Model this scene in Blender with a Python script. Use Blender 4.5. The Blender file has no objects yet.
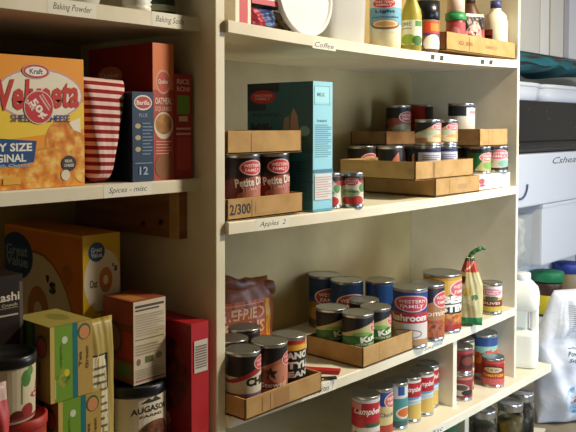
import bpy, bmesh, math, random
from mathutils import Vector, Matrix
random.seed(7)
SC = bpy.context.scene
COL = SC.collection
# ------------------------------------------------------------------ helpers
def lin(c):
    c = c / 255.0
    return c / 12.92 if c <= .04045 else ((c + .055) / 1.055) ** 2.4
def rgb(h):
    h = h.lstrip('#')
    return (lin(int(h[0:2], 16)), lin(int(h[2:4], 16)), lin(int(h[4:6], 16)), 1)
MC = {}
def mat(key):
    """'#rrggbb' paper; 'm:#a,#b,#c,scale' mottled print; or a named material"""
    if key in MC: return MC[key]
    m = bpy.data.materials.new(key.replace('#', '').replace(':', '_').replace(',', '_')[:40]); m.use_nodes = True
    nt = m.node_tree; b = nt.nodes['Principled BSDF']
    b.inputs['Roughness'].default_value = .45
    if key.startswith('#'):
        b.inputs['Base Color'].default_value = rgb(key)
    elif key.startswith('m:'):
        a = key[2:].split(','); sc = float(a[-1]); cols = a[:-1]
        tc = nt.nodes.new('ShaderNodeTexCoord')
        n = nt.nodes.new('ShaderNodeTexNoise'); n.inputs['Scale'].default_value = sc; n.inputs['Detail'].default_value = 3
        r = nt.nodes.new('ShaderNodeValToRGB'); cr = r.color_ramp
        while len(cr.elements) < len(cols): cr.elements.new(.5)
        for i, c in enumerate(cols):
            cr.elements[i].position = .32 + .36 * i / max(1, len(cols) - 1); cr.elements[i].color = rgb(c)
        nt.links.new(tc.outputs['Object'], n.inputs['Vector']); nt.links.new(n.outputs['Fac'], r.inputs['Fac'])
        nt.links.new(r.outputs['Color'], b.inputs['Base Color'])
    MC[key] = m
    return m
def named(key, color, rough=.5, metal=0, trans=0, ior=1.45, sss=0, noise=None, bump=0, bscale=60, alpha=1, stretch=(1, 1, 1)):
    m = bpy.data.materials.new(key); m.use_nodes = True; MC[key] = m
    nt = m.node_tree; b = nt.nodes['Principled BSDF']
    b.inputs['Base Color'].default_value = rgb(color); b.inputs['Roughness'].default_value = rough
    b.inputs['Metallic'].default_value = metal; b.inputs['Transmission Weight'].default_value = trans
    b.inputs['IOR'].default_value = ior; b.inputs['Alpha'].default_value = alpha
    if sss:
        b.inputs['Subsurface Weight'].default_value = sss; b.inputs['Subsurface Scale'].default_value = .02
    if noise or bump:
        tc = nt.nodes.new('ShaderNodeTexCoord'); mp = nt.nodes.new('ShaderNodeMapping')
        mp.inputs['Scale'].default_value = stretch
        nt.links.new(tc.outputs['Object'], mp.inputs['Vector'])
        n = nt.nodes.new('ShaderNodeTexNoise'); n.inputs['Detail'].default_value = 5
        nt.links.new(mp.outputs['Vector'], n.inputs['Vector'])
        n.inputs['Scale'].default_value = noise[1] if noise else bscale
        if noise:
            r = nt.nodes.new('ShaderNodeValToRGB'); r.color_ramp.elements[0].color = rgb(noise[0]); r.color_ramp.elements[1].color = rgb(color)
            r.color_ramp.elements[0].position = .3; r.color_ramp.elements[1].position = .62
            nt.links.new(n.outputs['Fac'], r.inputs['Fac']); nt.links.new(r.outputs['Color'], b.inputs['Base Color'])
        if bump:
            n2 = nt.nodes.new('ShaderNodeTexNoise'); n2.inputs['Scale'].default_value = bscale; n2.inputs['Detail'].default_value = 4
            nt.links.new(mp.outputs['Vector'], n2.inputs['Vector'])
            bp = nt.nodes.new('ShaderNodeBump'); bp.inputs['Strength'].default_value = bump; bp.inputs['Distance'].default_value = .004
            nt.links.new(n2.outputs['Fac'], bp.inputs['Height']); nt.links.new(bp.outputs['Normal'], b.inputs['Normal'])
    return m
named('cream_paint', '#e8e1cc', .45, noise=('#dcd3b8', 9), bump=.15, bscale=35)
named('wall_paint', '#b09d6e', .6, noise=('#9a875a', 5), bump=.3, bscale=22)
named('pale_wall', '#c6c4bd', .6, bump=.2, bscale=20)
named('wood_cleat', '#9a6a40', .6, noise=('#7d5130', 6), stretch=(1, 1, 9))
named('floor_paint', '#8b7f6c', .7, noise=('#75694f', 8))
named('cardboard', '#be9862', .8, noise=('#ab854f', 30), bump=.1, bscale=90)
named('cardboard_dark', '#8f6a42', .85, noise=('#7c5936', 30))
named('tin', '#c2c4c6', .28, 1)
named('dark_tin', '#77787a', .3, 1)  # darker metal; on can lids it paints in the dark reflections
named('brass_tin', '#b5a57c', .35, 1)
named('glass', '#eef4f0', .04, 0, 1, 1.45)
named('frosted', '#e9e9e6', .4, 0, .35, 1.3)
named('milk_plastic', '#eceae0', .4, sss=.3)
named('white_plastic', '#dcdde0', .35)
named('cool_plastic', '#d5d9e2', .4, bump=.05, bscale=8)
named('black_enamel', '#15151a', .3)
named('teal_cloth', '#1d6d78', .7, noise=('#14505c', 14), bump=.5, bscale=30)
named('dark_bag', '#4c443d', .5, noise=('#2b2622', 14), bump=.6, bscale=30)
named('clear_plastic', '#e4e8ea', .1, alpha=.22)
named('stripe_red', '#8e1a22', .95)
named('stripe_white', '#e6c6c0', .95)
named('bag_plastic', '#d9dde8', .35, bump=1, bscale=26)
named('tape', '#e6e2d2', .5)
class MB:
    def __init__(s): s.bm = bmesh.new(); s.mats = []
    def mi(s, k):
        if k not in s.mats: s.mats.append(k)
        return s.mats.index(k)
    def box(s, x0, x1, y0, y1, z0, z1, k, bev=0, M=None):
        t = bmesh.new(); bmesh.ops.create_cube(t, size=1)
        for v in t.verts: v.co = Vector((x0 + (v.co.x + .5) * (x1 - x0), y0 + (v.co.y + .5) * (y1 - y0), z0 + (v.co.z + .5) * (z1 - z0)))
        if bev: bmesh.ops.bevel(t, geom=list(t.edges), offset=bev, segments=2, affect='EDGES', profile=.6)
        s.merge(t, k, M)
    def merge(s, t, k, M=None, smooth=False):
        i = s.mi(k) if k else None
        vm = {}
        for v in t.verts: vm[v] = s.bm.verts.new(M @ v.co if M else v.co)
        for f in t.faces:
            try: g = s.bm.faces.new([vm[v] for v in f.verts])
            except ValueError: continue
            g.material_index = i if i is not None else f.material_index; g.smooth = smooth or f.smooth
        t.free()
    def lathe(s, prof, k, seg=40, M=None, sq=0, smooth=True, sx=1, sy=1):
        """prof [(r,z)] or [(r,z,mat)]: material of the band that starts there"""
        rings = []
        for q in prof:
            r, z = q[0], q[1]; ring = []
            for j in range(seg):
                a = 2 * math.pi * j / seg; c, n = math.cos(a), math.sin(a)
                f = 1
                if sq: f = 1 / ((abs(c) ** sq + abs(n) ** sq) ** (1 / sq))
                v = Vector((r * f * c * sx, r * f * n * sy, z)); ring.append(s.bm.verts.new(M @ v if M else v))
            rings.append(ring)
        cur = k
        for i in range(len(rings) - 1):
            if len(prof[i]) > 2: cur = prof[i][2]
            m = s.mi(cur)
            for j in range(seg):
                f = s.bm.faces.new([rings[i][j], rings[i][(j + 1) % seg], rings[i + 1][(j + 1) % seg], rings[i + 1][j]]); f.material_index = m
                f.smooth = smooth
        for q, rg, rev in ((prof[0], rings[0], 1), (prof[-1], rings[-1], 0)):
            if q[0] > 1e-5:
                f = s.bm.faces.new(rg[::-1] if rev else rg)
                f.material_index = s.mi(prof[0][2] if rev and len(prof[0]) > 2 else (k if rev else cur))
    def grid(s, fn, nu, nv, k, kf=None, smooth=True, closeu=False):
        V = [[s.bm.verts.new(fn(i / nu, j / nv)) for i in range(nu + (0 if closeu else 1))] for j in range(nv + 1)]
        for j in range(nv):
            for i in range(nu):
                i2 = (i + 1) % nu if closeu else i + 1
                f = s.bm.faces.new([V[j][i], V[j][i2], V[j + 1][i2], V[j + 1][i]])
                f.material_index = s.mi(kf(i / nu, j / nv) if kf else k); f.smooth = smooth
    def art(s, items, fn, step=.06, stepv=0, clip=None):
        clip = clip or ((0, 1, 0, 1) if step == 0 else (-9, 9, 0, 1))
        """items drawn in face fractions (0..1,0..1); fn(u,v,offset)->point"""
        for li, it in enumerate(items):
            t = bmesh.new(); kind = it[0]; k = it[-1]
            def poly(pts):
                try: t.faces.new([t.verts.new((a, b, 0)) for a, b in pts])
                except ValueError: pass
            if kind == 'R': _, a, b, c, d, _k = it; poly([(a, b), (c, b), (c, d), (a, d)])
            elif kind == 'G': poly(it[1])
            elif kind == 'E':
                _, a, b, c, d, _k = it; n = 28
                poly([(a + c * math.cos(6.2832 * q / n), b + d * math.sin(6.2832 * q / n)) for q in range(n)])
            elif kind == 'T':
                _, st, a, b, w, h, opt, _k = it
                vs, fs = textmesh(st, opt.get('bold', .02), opt.get('shear', 0))
                ro = math.radians(opt.get('rot', 0)); asp = opt.get('asp', 1)
                vv = []
                for x, y in vs:
                    x = (x - .5) * w; y = (y - .5) * h
                    if opt.get('arc'): y -= opt['arc'] * (2 * x / w) ** 2
                    if ro: x, y = x * math.cos(ro) - y / asp * math.sin(ro), (x * math.sin(ro) * asp + y * math.cos(ro))
                    vv.append(t.verts.new((a + x, b + y, 0)))
                for f in fs:
                    try: t.faces.new([vv[i] for i in f])
                    except ValueError: pass
            if step:
                us = [v.co.x for v in t.verts]
                if us:
                    q = math.ceil(min(us) / step) * step
                    while q < max(us):
                        bmesh.ops.bisect_plane(t, geom=t.verts[:] + t.edges[:] + t.faces[:], plane_co=(q, 0, 0), plane_no=(1, 0, 0)); q += step
            if stepv:
                us = [v.co.y for v in t.verts]
                if us:
                    q = math.ceil(min(us) / stepv) * stepv
                    while q < max(us):
                        bmesh.ops.bisect_plane(t, geom=t.verts[:] + t.edges[:] + t.faces[:], plane_co=(0, q, 0), plane_no=(0, 1, 0)); q += stepv
            for co_, no_ in (((clip[0], 0, 0), (-1, 0, 0)), ((clip[1], 0, 0), (1, 0, 0)), ((0, clip[2], 0), (0, -1, 0)), ((0, clip[3], 0), (0, 1, 0))):
                if t.verts and any((v.co - Vector(co_)).dot(Vector(no_)) > 0 for v in t.verts):
                    bmesh.ops.bisect_plane(t, geom=t.verts[:] + t.edges[:] + t.faces[:], plane_co=co_, plane_no=no_, clear_outer=True)
            for v in t.verts: v.co = fn(v.co.x, v.co.y, .00025 + li * .00006)
            s.merge(t, k)
    def build(s, name, parent=None, loc=None, rz=0):
        me = bpy.data.meshes.new(name); s.bm.normal_update(); s.bm.to_mesh(me); s.bm.free()
        for k in s.mats: me.materials.append(mat(k))
        o = bpy.data.objects.new(name, me); COL.objects.link(o)
        if parent: o.parent = parent
        if loc is not None: o.location = loc
        o.rotation_euler.z = rz
        return o
TC = {}
def textmesh(st, bold, shear):
    key = (st, bold, shear)
    if key in TC: return TC[key]
    cu = bpy.data.curves.new('t', 'FONT'); cu.body = st; cu.offset = bold; cu.shear = shear; cu.resolution_u = 2; cu.size = 1
    ob = bpy.data.objects.new('t', cu); COL.objects.link(ob)
    me = bpy.data.meshes.new_from_object(ob.evaluated_get(bpy.context.evaluated_depsgraph_get()))
    vs = [(v.co.x, v.co.y) for v in me.vertices]; fs = [tuple(p.vertices) for p in me.polygons]
    bpy.data.objects.remove(ob); bpy.data.curves.remove(cu); bpy.data.meshes.remove(me)
    x0, x1 = min(v[0] for v in vs), max(v[0] for v in vs); y0, y1 = min(v[1] for v in vs), max(v[1] for v in vs)
    vs = [((x - x0) / (x1 - x0), (y - y0) / (y1 - y0 + 1e-9)) for x, y in vs]
    TC[key] = (vs, fs); return TC[key]
def tag(o, label, cat, group=None, kind=None):
    o['label'] = label; o['category'] = cat
    if group: o['group'] = group
    if kind: o['kind'] = kind
    return o
def empty(name, loc, rz=0):
    o = bpy.data.objects.new(name, None); COL.objects.link(o); o.empty_display_size = .02
    o.location = loc; o.rotation_euler.z = rz
    return o
def dup(src, loc, rz, label):
    r = src.copy(); COL.objects.link(r); r.location = loc; r.rotation_euler.z = rz; r['label'] = label
    for ch in src.children:
        c = ch.copy(); COL.objects.link(c); c.parent = r
    return r
def R(a, b, c, d, k): return ('R', a, b, c, d, k)
def Ee(a, b, c, d, k): return ('E', a, b, c, d, k)
def T(s, a, b, w, h, k, **o): return ('T', s, a, b, w, h, o, k)
def G(p, k): return ('G', p, k)
def lines(u0, u1, v0, v1, n, k, th=.35):
    dv = (v1 - v0) / n; out = []
    for i in range(n):
        e = u1 if i % 3 else u0 + (u1 - u0) * .8
        out.append(R(u0, v0 + i * dv, e, v0 + (i + th) * dv, k))
    return out
def outline(u0, v0, u1, v1, t, tv, k):
    return [R(u0, v0, u1, v0 + tv, k), R(u0, v1 - tv, u1, v1, k), R(u0, v0, u0 + t, v1, k), R(u1 - t, v0, u1, v1, k)]
def logo(u, v, a=.17, b=.15, c='#c8323c', t='#f4e3dc'):
    return [Ee(u, v, a * 1.12, b * 1.12, '#f0c8c0'), Ee(u, v, a, b, c), T('WESTERN', u, v + b * .3, a * 1.6, b * .45, t, bold=.01), T('FAMILY', u, v - b * .35, a * 1.35, b * .45, t, bold=.01)]
# ------------------------------------------------------------------ solved camera and room frame
CAM = dict(cx=-.9059, cy=-.9597, cz=.4128, yaw=.8451, pitch=.0393, roll=.0011, f=785.28, px=294.53, py=156.35)
CL = Vector((CAM['cx'], CAM['cy'], CAM['cz']))
def face(x, y, off=0):          # z turn that makes a thing's -Y side look at the viewer's side of the room
    d = CL - Vector((x, y, 0)); return math.atan2(d.y, d.x) + math.pi / 2 + math.radians(off)
W = 1.063; D = .325; DL = .3925; TH = .0203
Z1, Z2, Z3, Z4, ZF = .5676, .2303, -.099, -.29, -.50     # undersides, right bay
ZL1, ZL2, ZL3 = .5700, .3029, -.17
SAG = {1: .010, 2: .004, 3: .007, 4: 0}
def top(n, x):
    z = {1: Z1, 2: Z2, 3: Z3, 4: Z4}[n] + TH
    return z - SAG[n] * max(0, 4 * x * (W - x) / W ** 2)
def topw(n, x, w=.035): return max(top(n, x - w), top(n, x + w), top(n, x)) + .0006
LB2 = ZL2 + TH + .0005; LB3 = ZL3 + TH + .0005
# ------------------------------------------------------------------ room shell
def struct(name, b):
    o = b.build(name); o['kind'] = 'structure'; return o
b = MB(); b.box(-1.6, 2.6, -2.4, .76, ZF - .05, ZF, 'floor_paint'); struct('floor', b)
b = MB(); b.box(-1.6, 2.6, .70, .76, ZF, 1.75, 'pale_wall'); struct('wall_back', b)
b = MB(); b.box(2.55, 2.6, -2.4, .70, ZF, 1.75, 'pale_wall'); struct('wall_right', b)
b = MB(); b.box(-1.6, -1.55, -2.4, .70, ZF, 1.75, 'wall_paint'); struct('wall_left', b)
b = MB(); b.box(-1.6, 2.6, -2.4, .76, 1.75, 1.8, 'pale_wall'); struct('ceiling', b)
# ------------------------------------------------------------------ shelving unit
unit = empty('pantry_shelving', (0, 0, ZF))
tag(unit, 'cream painted built-in pantry shelving holding the boxes and cans', 'shelving')
def up(b, name): return b.build(name, unit, (0, 0, -ZF))
def shelf(x0, x1, y0, y1, z, n=0, th=TH):
    b = MB(); N = 24 if n else 1; t = bmesh.new()
    def sg(x): return SAG[n] * max(0, 4 * x * (W - x) / W ** 2) if n else 0
    rows = []
    for i in range(N + 1):
        x = x0 + (x1 - x0) * i / N
        rows.append([t.verts.new((x, y, zz - sg(x))) for y, zz in ((y0, z), (y0, z + th - .002), (y0 + .002, z + th), (y1, z + th), (y1, z))])
    for i in range(N):
        for j in range(5): t.faces.new([rows[i][j], rows[i][(j + 1) % 5], rows[i + 1][(j + 1) % 5], rows[i + 1][j]])
    t.faces.new(rows[0][::-1]); t.faces.new(rows[-1])
    bmesh.ops.recalc_face_normals(t, faces=t.faces[:])
    b.merge(t, 'cream_paint'); o = up(b, 'shelf'); return o, sg
def tape(par, sg, y0, z, x0, x1, txt, th=TH, drop=.0, hh=None):
    b = MB(); hh = hh or th
    def fn(u, v, o):
        x = x0 + (x1 - x0) * u; return Vector((x, y0 - o, z - drop - sg(x) + hh * v))
    items = [R(0, 0, 1, 1, 'tape')]
    if txt: items += [T(txt, .5, .48, .8, .55, '#26221f', bold=0, shear=.3)]
    b.art(items, fn, .1); o = b.build('tape_label', par, (0, 0, 0)); o['label'] = 'handwritten label tape'if txt else 'blank label tape'
s1, g1 = shelf(0, W, -.0092, D, Z1, 1); s2, g2 = shelf(0, W, -.0092, D, Z2, 2); s3, g3 = shelf(0, W, -.0092, D, Z3, 3)
s4, g4 = shelf(0, 1.245, -.035, D, Z4, 4)
YL = .0373
l0, gl = shelf(-1.0, -TH, YL, DL, ZL1, 0, .023); l1, _ = shelf(-1.0, -TH, YL, DL, ZL2); l2, _ = shelf(-1.0, -TH, YL - .13, DL, ZL3)
tape(l0, gl, YL, ZL1, -.305, -.225, 'Baking Powder', .023, 0, .022)
tape(l0, gl, YL, ZL1, -.122, -.050, 'Baking Soda', .023)
tape(l1, gl, YL, ZL2, -.215, -.125, 'Spices - misc', .0203)
tape(s1, g1, -.0092, Z1, .215, .285, 'Coffee', TH, .004, .017)
tape(s1, g1, -.0092, Z1, .62, .69, '- -', TH); tape(s1, g1, -.0092, Z1, .85, .93, '- -', TH)
tape(s2, g2, -.0092, Z2, .065, .15, 'Apples  2', TH)
tape(s3, g3, -.0092, Z3, .205, .29, 'Favorites  ?', TH); tape(s3, g3, -.0092, Z3, .60, .70, 'Soup - 2', TH)
tape(s4, g4, -.035, Z4, .58, .66, 'Misc', TH)
b = MB(); b.box(-TH, 0, 0, DL, ZF, 1.2, 'cream_paint', .0015); up(b, 'divider')
b = MB(); b.box(W, W + .012, -.0092, D, Z4 + TH, 1.2, 'cream_paint', .0015); up(b, 'side_panel')
b = MB(); b.box(.755, .773, .0, D, Z4 + TH, Z3, 'cream_paint', .001); up(b, 'divider')
b = MB(); b.box(.815, .835, .0, D, ZF, Z4, 'cream_paint', .001); up(b, 'divider')
b = MB(); b.box(0, W + .019, D, D + .012, ZF, 1.2, 'wall_paint'); up(b, 'back_panel')
b = MB(); b.box(-1.0, 0, DL, DL + .012, ZF, 1.2, 'wall_paint'); up(b, 'back_panel')
b = MB(); b.box(-1.02, -1.0, 0, DL, ZF, 1.2, 'cream_paint', .0015); up(b, 'side_panel')
b = MB(); b.box(-TH - .018, -TH, .073, .385, ZL2 - .085, ZL2, 'wood_cleat', .001)
b.box(-TH - .0215, -TH - .018, .073, .095, ZL2 - .085, ZL2, 'cardboard', .0005)
for (y, z) in ((.17, .238), (.12, .244)): b.lathe([(.0045, 0), (.0045, .003)], 'dark_tin', 12, Matrix.Translation((-TH - .0185, y, z)) @ Matrix.Rotation(-math.pi / 2, 4, 'Y'))
up(b, 'wooden_cleat')
b = MB(); b.box(-TH, W + .019, D - .0, D + .02, 1.2, 1.22, 'cream_paint'); up(b, 'top_rail')
# ------------------------------------------------------------------ makers
def can(name, label, cat, x, y, z, r, h, items, off=0, lid='tin', group=None, full=None, rim='tin', wrapk='#222222'):
    e = empty(name, (x, y, z), face(x, y, off)); tag(e, label, cat, group)
    b = MB(); rr = r * .975
    b.lathe([(r * .9, .0008), (r * .985, 0), (r, .002), (r, .0045), (rr * .985, .006), (rr * .985, h - .006), (r, h - .004), (r, h - .0015), (r * .985, h), (r * .955, h - .0012)], rim, 40)
    b.build('can_body', e)
    b = MB(); b.lathe([(rr * .9, h - .007), (rr * .93, h - .0035), (r * .955, h - .0035), (r * .8, h - .0038), (r * .76, h - .0028), (r * .7, h - .0028), (r * .68, h - .0036), (r * .4, h - .0036), (.0001, h - .0034)], lid, 36)
    b.build('can_end', e)
    b = MB(); v0, v1 = .0075, h - .0075
    b.lathe([(rr, v0), (rr * 1.003, v0 + .0003), (rr * 1.003, v1 - .0003), (rr, v1)], wrapk, 48)
    def fn(u, v, o):
        a = (u - .5) * math.pi - math.pi / 2; q = rr * 1.003 + o
        return Vector((q * math.cos(a), q * math.sin(a), v0 + (v1 - v0) * v))
    b.art(items, fn, .05); b.build('paper_label', e)
    return e
def W_(v0, v1, k): return R(-.5, v0, 1.5, v1, k)
def carton(name, label, cat, x0, x1, y0, y1, z0, z1, k, F=(), L=(), Tp=(), Rt=(), rz=0, group=None, kL=None, parts=()):
    sx, sy, sz = x1 - x0, y1 - y0, z1 - z0
    b = MB(); b.box(-sx / 2, sx / 2, -sy / 2, sy / 2, 0, sz, k, .0012)
    fF = lambda u, v, o: Vector((-sx / 2 + u * sx, -sy / 2 - o, v * sz))
    fL = lambda u, v, o: Vector((-sx / 2 - o, sy / 2 - u * sy, v * sz))
    fT = lambda u, v, o: Vector((-sx / 2 + u * sx, -sy / 2 + v * sy, sz + o))
    e_ = .012
    if kL: L = [R(e_, e_, 1 - e_, 1 - e_, kL)] + list(L)  # left side coloured darker than the front, its shade painted in
    b.art(list(F), fF, 0); b.art(list(L), fL, 0); b.art(list(Tp), fT, 0)
    loc = ((x0 + x1) / 2, (y0 + y1) / 2, z0)
    o = b.build(name, None, loc, rz); tag(o, label, cat, group)
    for pn, fc, its, lb in parts:
        q = MB(); q.art(its, {'F': fF, 'L': fL, 'T': fT}[fc], 0); c = q.build(pn, o)
        c.location = {'F': (0, -.0012, 0), 'L': (-.0012, 0, 0), 'T': (0, 0, .0012)}[fc]; c['label'] = lb
    return o
def tray(name, label, x0, x1, y0, y1, z, h, F=(), k='cardboard', rz=0, hb=None, cut=.0, group='cardboard can trays'):
    sx, sy = x1 - x0, y1 - y0; t = .003; b = MB(); hb = hb or h
    b.box(-sx / 2, sx / 2, -sy / 2, sy / 2, 0, t, k)
    b.box(-sx / 2, sx / 2, -sy / 2, -sy / 2 + t, 0, h, k, .0006)
    b.box(-sx / 2, sx / 2, sy / 2 - t, sy / 2, 0, hb, k, .0006)
    b.box(-sx / 2, -sx / 2 + t, -sy / 2, sy / 2, 0, h - cut, k, .0006)
    b.box(sx / 2 - t, sx / 2, -sy / 2, sy / 2, 0, h - cut, k, .0006)
    for s in (-1, 1):   # glued corner tabs inside
        b.box(s * (sx / 2 - t) - (.0005 if s > 0 else 0), s * (sx / 2 - t) + (0 if s > 0 else .0005), -sy / 2 + t, -sy / 2 + .03, t, h * .95, 'cardboard_dark')
    b.art([R(.3, .1, .31, .9, 'cardboard_dark')] + list(F), lambda u, v, o: Vector((-sx / 2 + u * sx, -sy / 2 - o, v * h)), 0)
    o = b.build(name, None, ((x0 + x1) / 2, (y0 + y1) / 2, z), rz); tag(o, label, 'cardboard tray', group); return o
def pillow(b, w, h, d, k, kf=None, crum=.004, p=2.5, taper=0, nu=36, nv=36, seed=1, cx=0, foot=.35, low=0):
    rn = random.Random(seed); ph = [rn.uniform(0, 6) for _ in range(8)]
    def half(sg):
        def fn(u, v, o=0):
            a = 2 * u - 1; c = 2 * v - 1
            wd = w / 2 * (1 - taper * max(0, v - .6) / .4) * (1 - low * (1 - v)) * (1 + .02 * math.sin(9 * v + ph[0]))
            foot_ = foot if c < 0 else 0
            t = max(0, (1 - abs(a) ** p)) ** .5 * max(foot_ * (1 - abs(c) ** 12), (1 - abs(c) ** p)) ** .6
            n = crum * (math.sin(11 * u + 7 * v + ph[1]) + .7 * math.sin(23 * v - 9 * u + ph[2]) + .5 * math.sin(31 * u + ph[3] + 13 * v)) * min(1, t * 1.5)
            return Vector((cx * max(0, v - .5) + a * wd, sg * (d / 2 * t + n + o), v * h))
        return fn
    f, bk = half(-1), half(1)
    b.grid(f, nu, nv, k, kf); b.grid(lambda u, v: bk(1 - u, v), nu, nv, k, kf)
    bmesh.ops.remove_doubles(b.bm, verts=b.bm.verts[:], dist=.0003)
    return f
CH = '#1b1613'
# ================================================================== LEFT BAY, middle shelf
yF = .048
zb = LB2
MAC = 'm:#c8680e,#e8982c,#f8d070,75'
mac_items = [R(0, 0, 1, 1, '#f09c1e'), G([(0, .33), (1, .45), (1, .66), (0, .66)], '#f4cf3a'), Ee(.62, .71, .37, .20, '#c9a0a8'), Ee(.62, .71, .355, .185, '#efe6d2'),
    Ee(.80, .35, .15, .17, '#d9902e'), Ee(.80, .36, .135, .155, MAC), Ee(.66, .12, .26, .19, '#d9902e'), Ee(.66, .12, .24, .17, MAC), Ee(.98, .22, .1, .2, MAC), Ee(.36, .06, .2, .1, MAC),
    G([(.0, .40), (.58, .36), (.555, .20), (.0, .14)], '#1d4a86'), G([(.86, .50), (.96, .54), (.965, .42), (.90, .44)], '#f4ead6'),
    T('FAMILY SIZE', .28, .315, .52, .062, '#f2efe6', bold=.03), T('ORIGINAL', .30, .235, .38, .06, '#f2efe6', bold=.03), T('Made with Cheese', .30, .18, .44, .026, '#9cc4dc'),
    T('SHELLS & CHEESE', .62, .53, .50, .055, '#25448c', bold=.01), T('Velveeta', .61, .715, .68, .23, '#c73226', bold=.03, shear=.2, rot=3),
    Ee(.58, .885, .115, .055, '#c9a0a8'), Ee(.58, .885, .105, .05, '#c43328'), Ee(.58, .885, .09, .036, '#f3ede2'), T('Kraft', .58, .885, .11, .04, '#24366e', bold=.02),
    Ee(.855, .18, .065, .062, '#3b3430'), T('REAL', .855, .20, .07, .022, '#e8e0cc'), T('CHEESE', .855, .165, .09, .022, '#e8e0cc'), Ee(.825, .09, .04, .042, '#e5d9c2'), R(.3, .04, .44, .09, '#e9b23e')]
x1 = -.241; x0 = x1 - .185
carton('pasta_box', 'large yellow and orange shells and cheese box with a round red sticker', 'box', x0, x1, yF, yF + .06, zb, zb + .186, '#c8741c',
       F=[q for q in mac_items], kL='#b5651a',
       parts=[('price_sticker', 'F', [Ee(.60, .615, .125, .128, '#d8cfc4'), Ee(.60, .615, .118, .12, '#c62f35'), T('50¢', .595, .60, .17, .075, '#f3ece4', rot=-50, bold=.04), T('SAVE', .525, .63, .09, .03, '#f3ece4', rot=-50), G([(.60, .70), (.61, .71), (.69, .60), (.68, .59)], '#e7b0ac'), G([(.62, .715), (.63, .72), (.70, .62), (.695, .61)], '#e7b0ac')], 'round red price sticker')])
b = MB()
f = pillow(b, .070, .110, .04, '#3b2a22', lambda u, v: '#233a5e' if .25 < v + u * .5 < .55 else '#3b2a22', .002, seed=3)
b.art([T('COCOA', .5, .35, .5, .12, '#c9c2b0', rot=60)], f, .1, .1)
o = b.build('snack_pouch', None, (-.216, .134, zb), math.radians(-12)); tag(o, 'small dark brown pouch with a slanting blue band behind the striped bag', 'pouch')
b = MB()
def stripe(u, v): return 'stripe_red' if int(v * 26 + .002) % 2 == 0 else 'stripe_white'
pillow(b, .094, .160, .045, 'stripe_red', stripe, .0004, p=6, nv=104, nu=30, seed=9, cx=.0, low=.68)
o = b.build('striped_bag', None, (-.1975, .078, zb + .002), math.radians(4)); o.rotation_euler.y = math.radians(2); tag(o, 'red and white striped bag standing beside the yellow box', 'bag')
b = MB(); b.lathe([(.045, 0), (.052, .01), (.052, .055), (.048, .06), (.0001, .062)], '#6d4436', 36)
o = b.build('round_tin', None, (-.165, .225, zb)); tag(o, 'low brown round tin half hidden behind the striped bag', 'tin')
carton('spaghetti_box', 'dark blue slim pasta box with a red oval emblem', 'box', -.154, -.112, .047, .13, zb, zb + .142, '#182c4c', kL='#141f36',
       F=[R(0, 0, 1, 1, '#16304f'), Ee(.5, .88, .42, .085, '#e4ded2'), Ee(.5, .88, .37, .068, '#b8383a'), T('Barilla', .5, .88, .6, .05, '#efe6dc', bold=.02), T('PLUS', .5, .74, .4, .04, '#7f97b8')] +
         [Ee(.25, .62 - .13 * i, .13, .028, '#b9a878') for i in range(3)] + lines(.45, .92, .3, .68, 10, '#6f88a8') + [T('12', .5, .12, .4, .09, '#9fb4cc'), R(.1, .2, .9, .21, '#7f97b8')])
carton('cereal_box', 'tall orange-red box with a bowl pictured, tallest on this shelf', 'box', -.110, -.067, .0515, .23, zb, zb + .222, '#8f2a1c', kL='#8a2418',
       F=[R(0, 0, 1, 1, '#b5422a'), R(0, .66, 1, 1, '#dc7434'), Ee(.5, .72, .36, .09, '#d6a48a'), Ee(.5, .72, .3, .075, '#c8503a'), T('Quaker', .5, .72, .5, .04, '#f0dccb'),
          T('OATMEAL', .5, .58, .8, .05, '#efd9c6', bold=.03), T('SQUARES', .5, .52, .8, .04, '#e8b9a0'), Ee(.5, .4, .46, .1, '#e0d2bc'), Ee(.5, .41, .4, .075, 'm:#c98b3a,#8a5420,60'),
          Ee(.5, .1, .42, .09, '#8e5a28')] + lines(.12, .88, .19, .3, 5, '#d9a08a'),
       L=[Ee(.62, .42, .32, .16, '#d9c7b2'), Ee(.62, .44, .27, .12, 'm:#6d3d1c,#3d2212,#8b5a2a,50'), Ee(.35, .78, .2, .07, '#c87a66'), T('Quaker', .35, .78, .3, .05, '#e8c8b8'), R(.55, .48, .85, .52, '#2a1a14')])
carton('cracker_box', 'slim dark red box beside the divider with a green window', 'box', -.0655, -.0265, .052, .16, zb, zb + .174, '#7c1b22', kL='#6a1820',
       F=[R(0, 0, 1, 1, '#a4282c'), T('RICE', .5, .93, .7, .05, '#e6b9a4', bold=.03), T('RONI', .5, .86, .7, .05, '#e6b9a4', bold=.03), R(.15, .62, .85, .8, '#6f9a3a'), R(.25, .55, .75, .6, '#d8c49a'), R(.1, .47, .9, .49, '#d9a99a'), R(.1, .42, .9, .44, '#d9a99a'), R(.12, .08, .9, .4, '#b8403c')],
       L=[R(.5, .28, .95, .62, '#2f7a30'), R(.5, .05, .95, .25, '#7f5a48'), T('pilaf', .7, .85, .3, .07, '#c98a84'), R(.55, .68, .9, .71, '#c98a84'), R(.55, .76, .9, .78, '#c98a84')])
carton('storage_box', 'black carton in the dark at the back behind the yellow box', 'box', -.40, -.20, .26, .385, zb, zb + .21, '#14100f')
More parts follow.
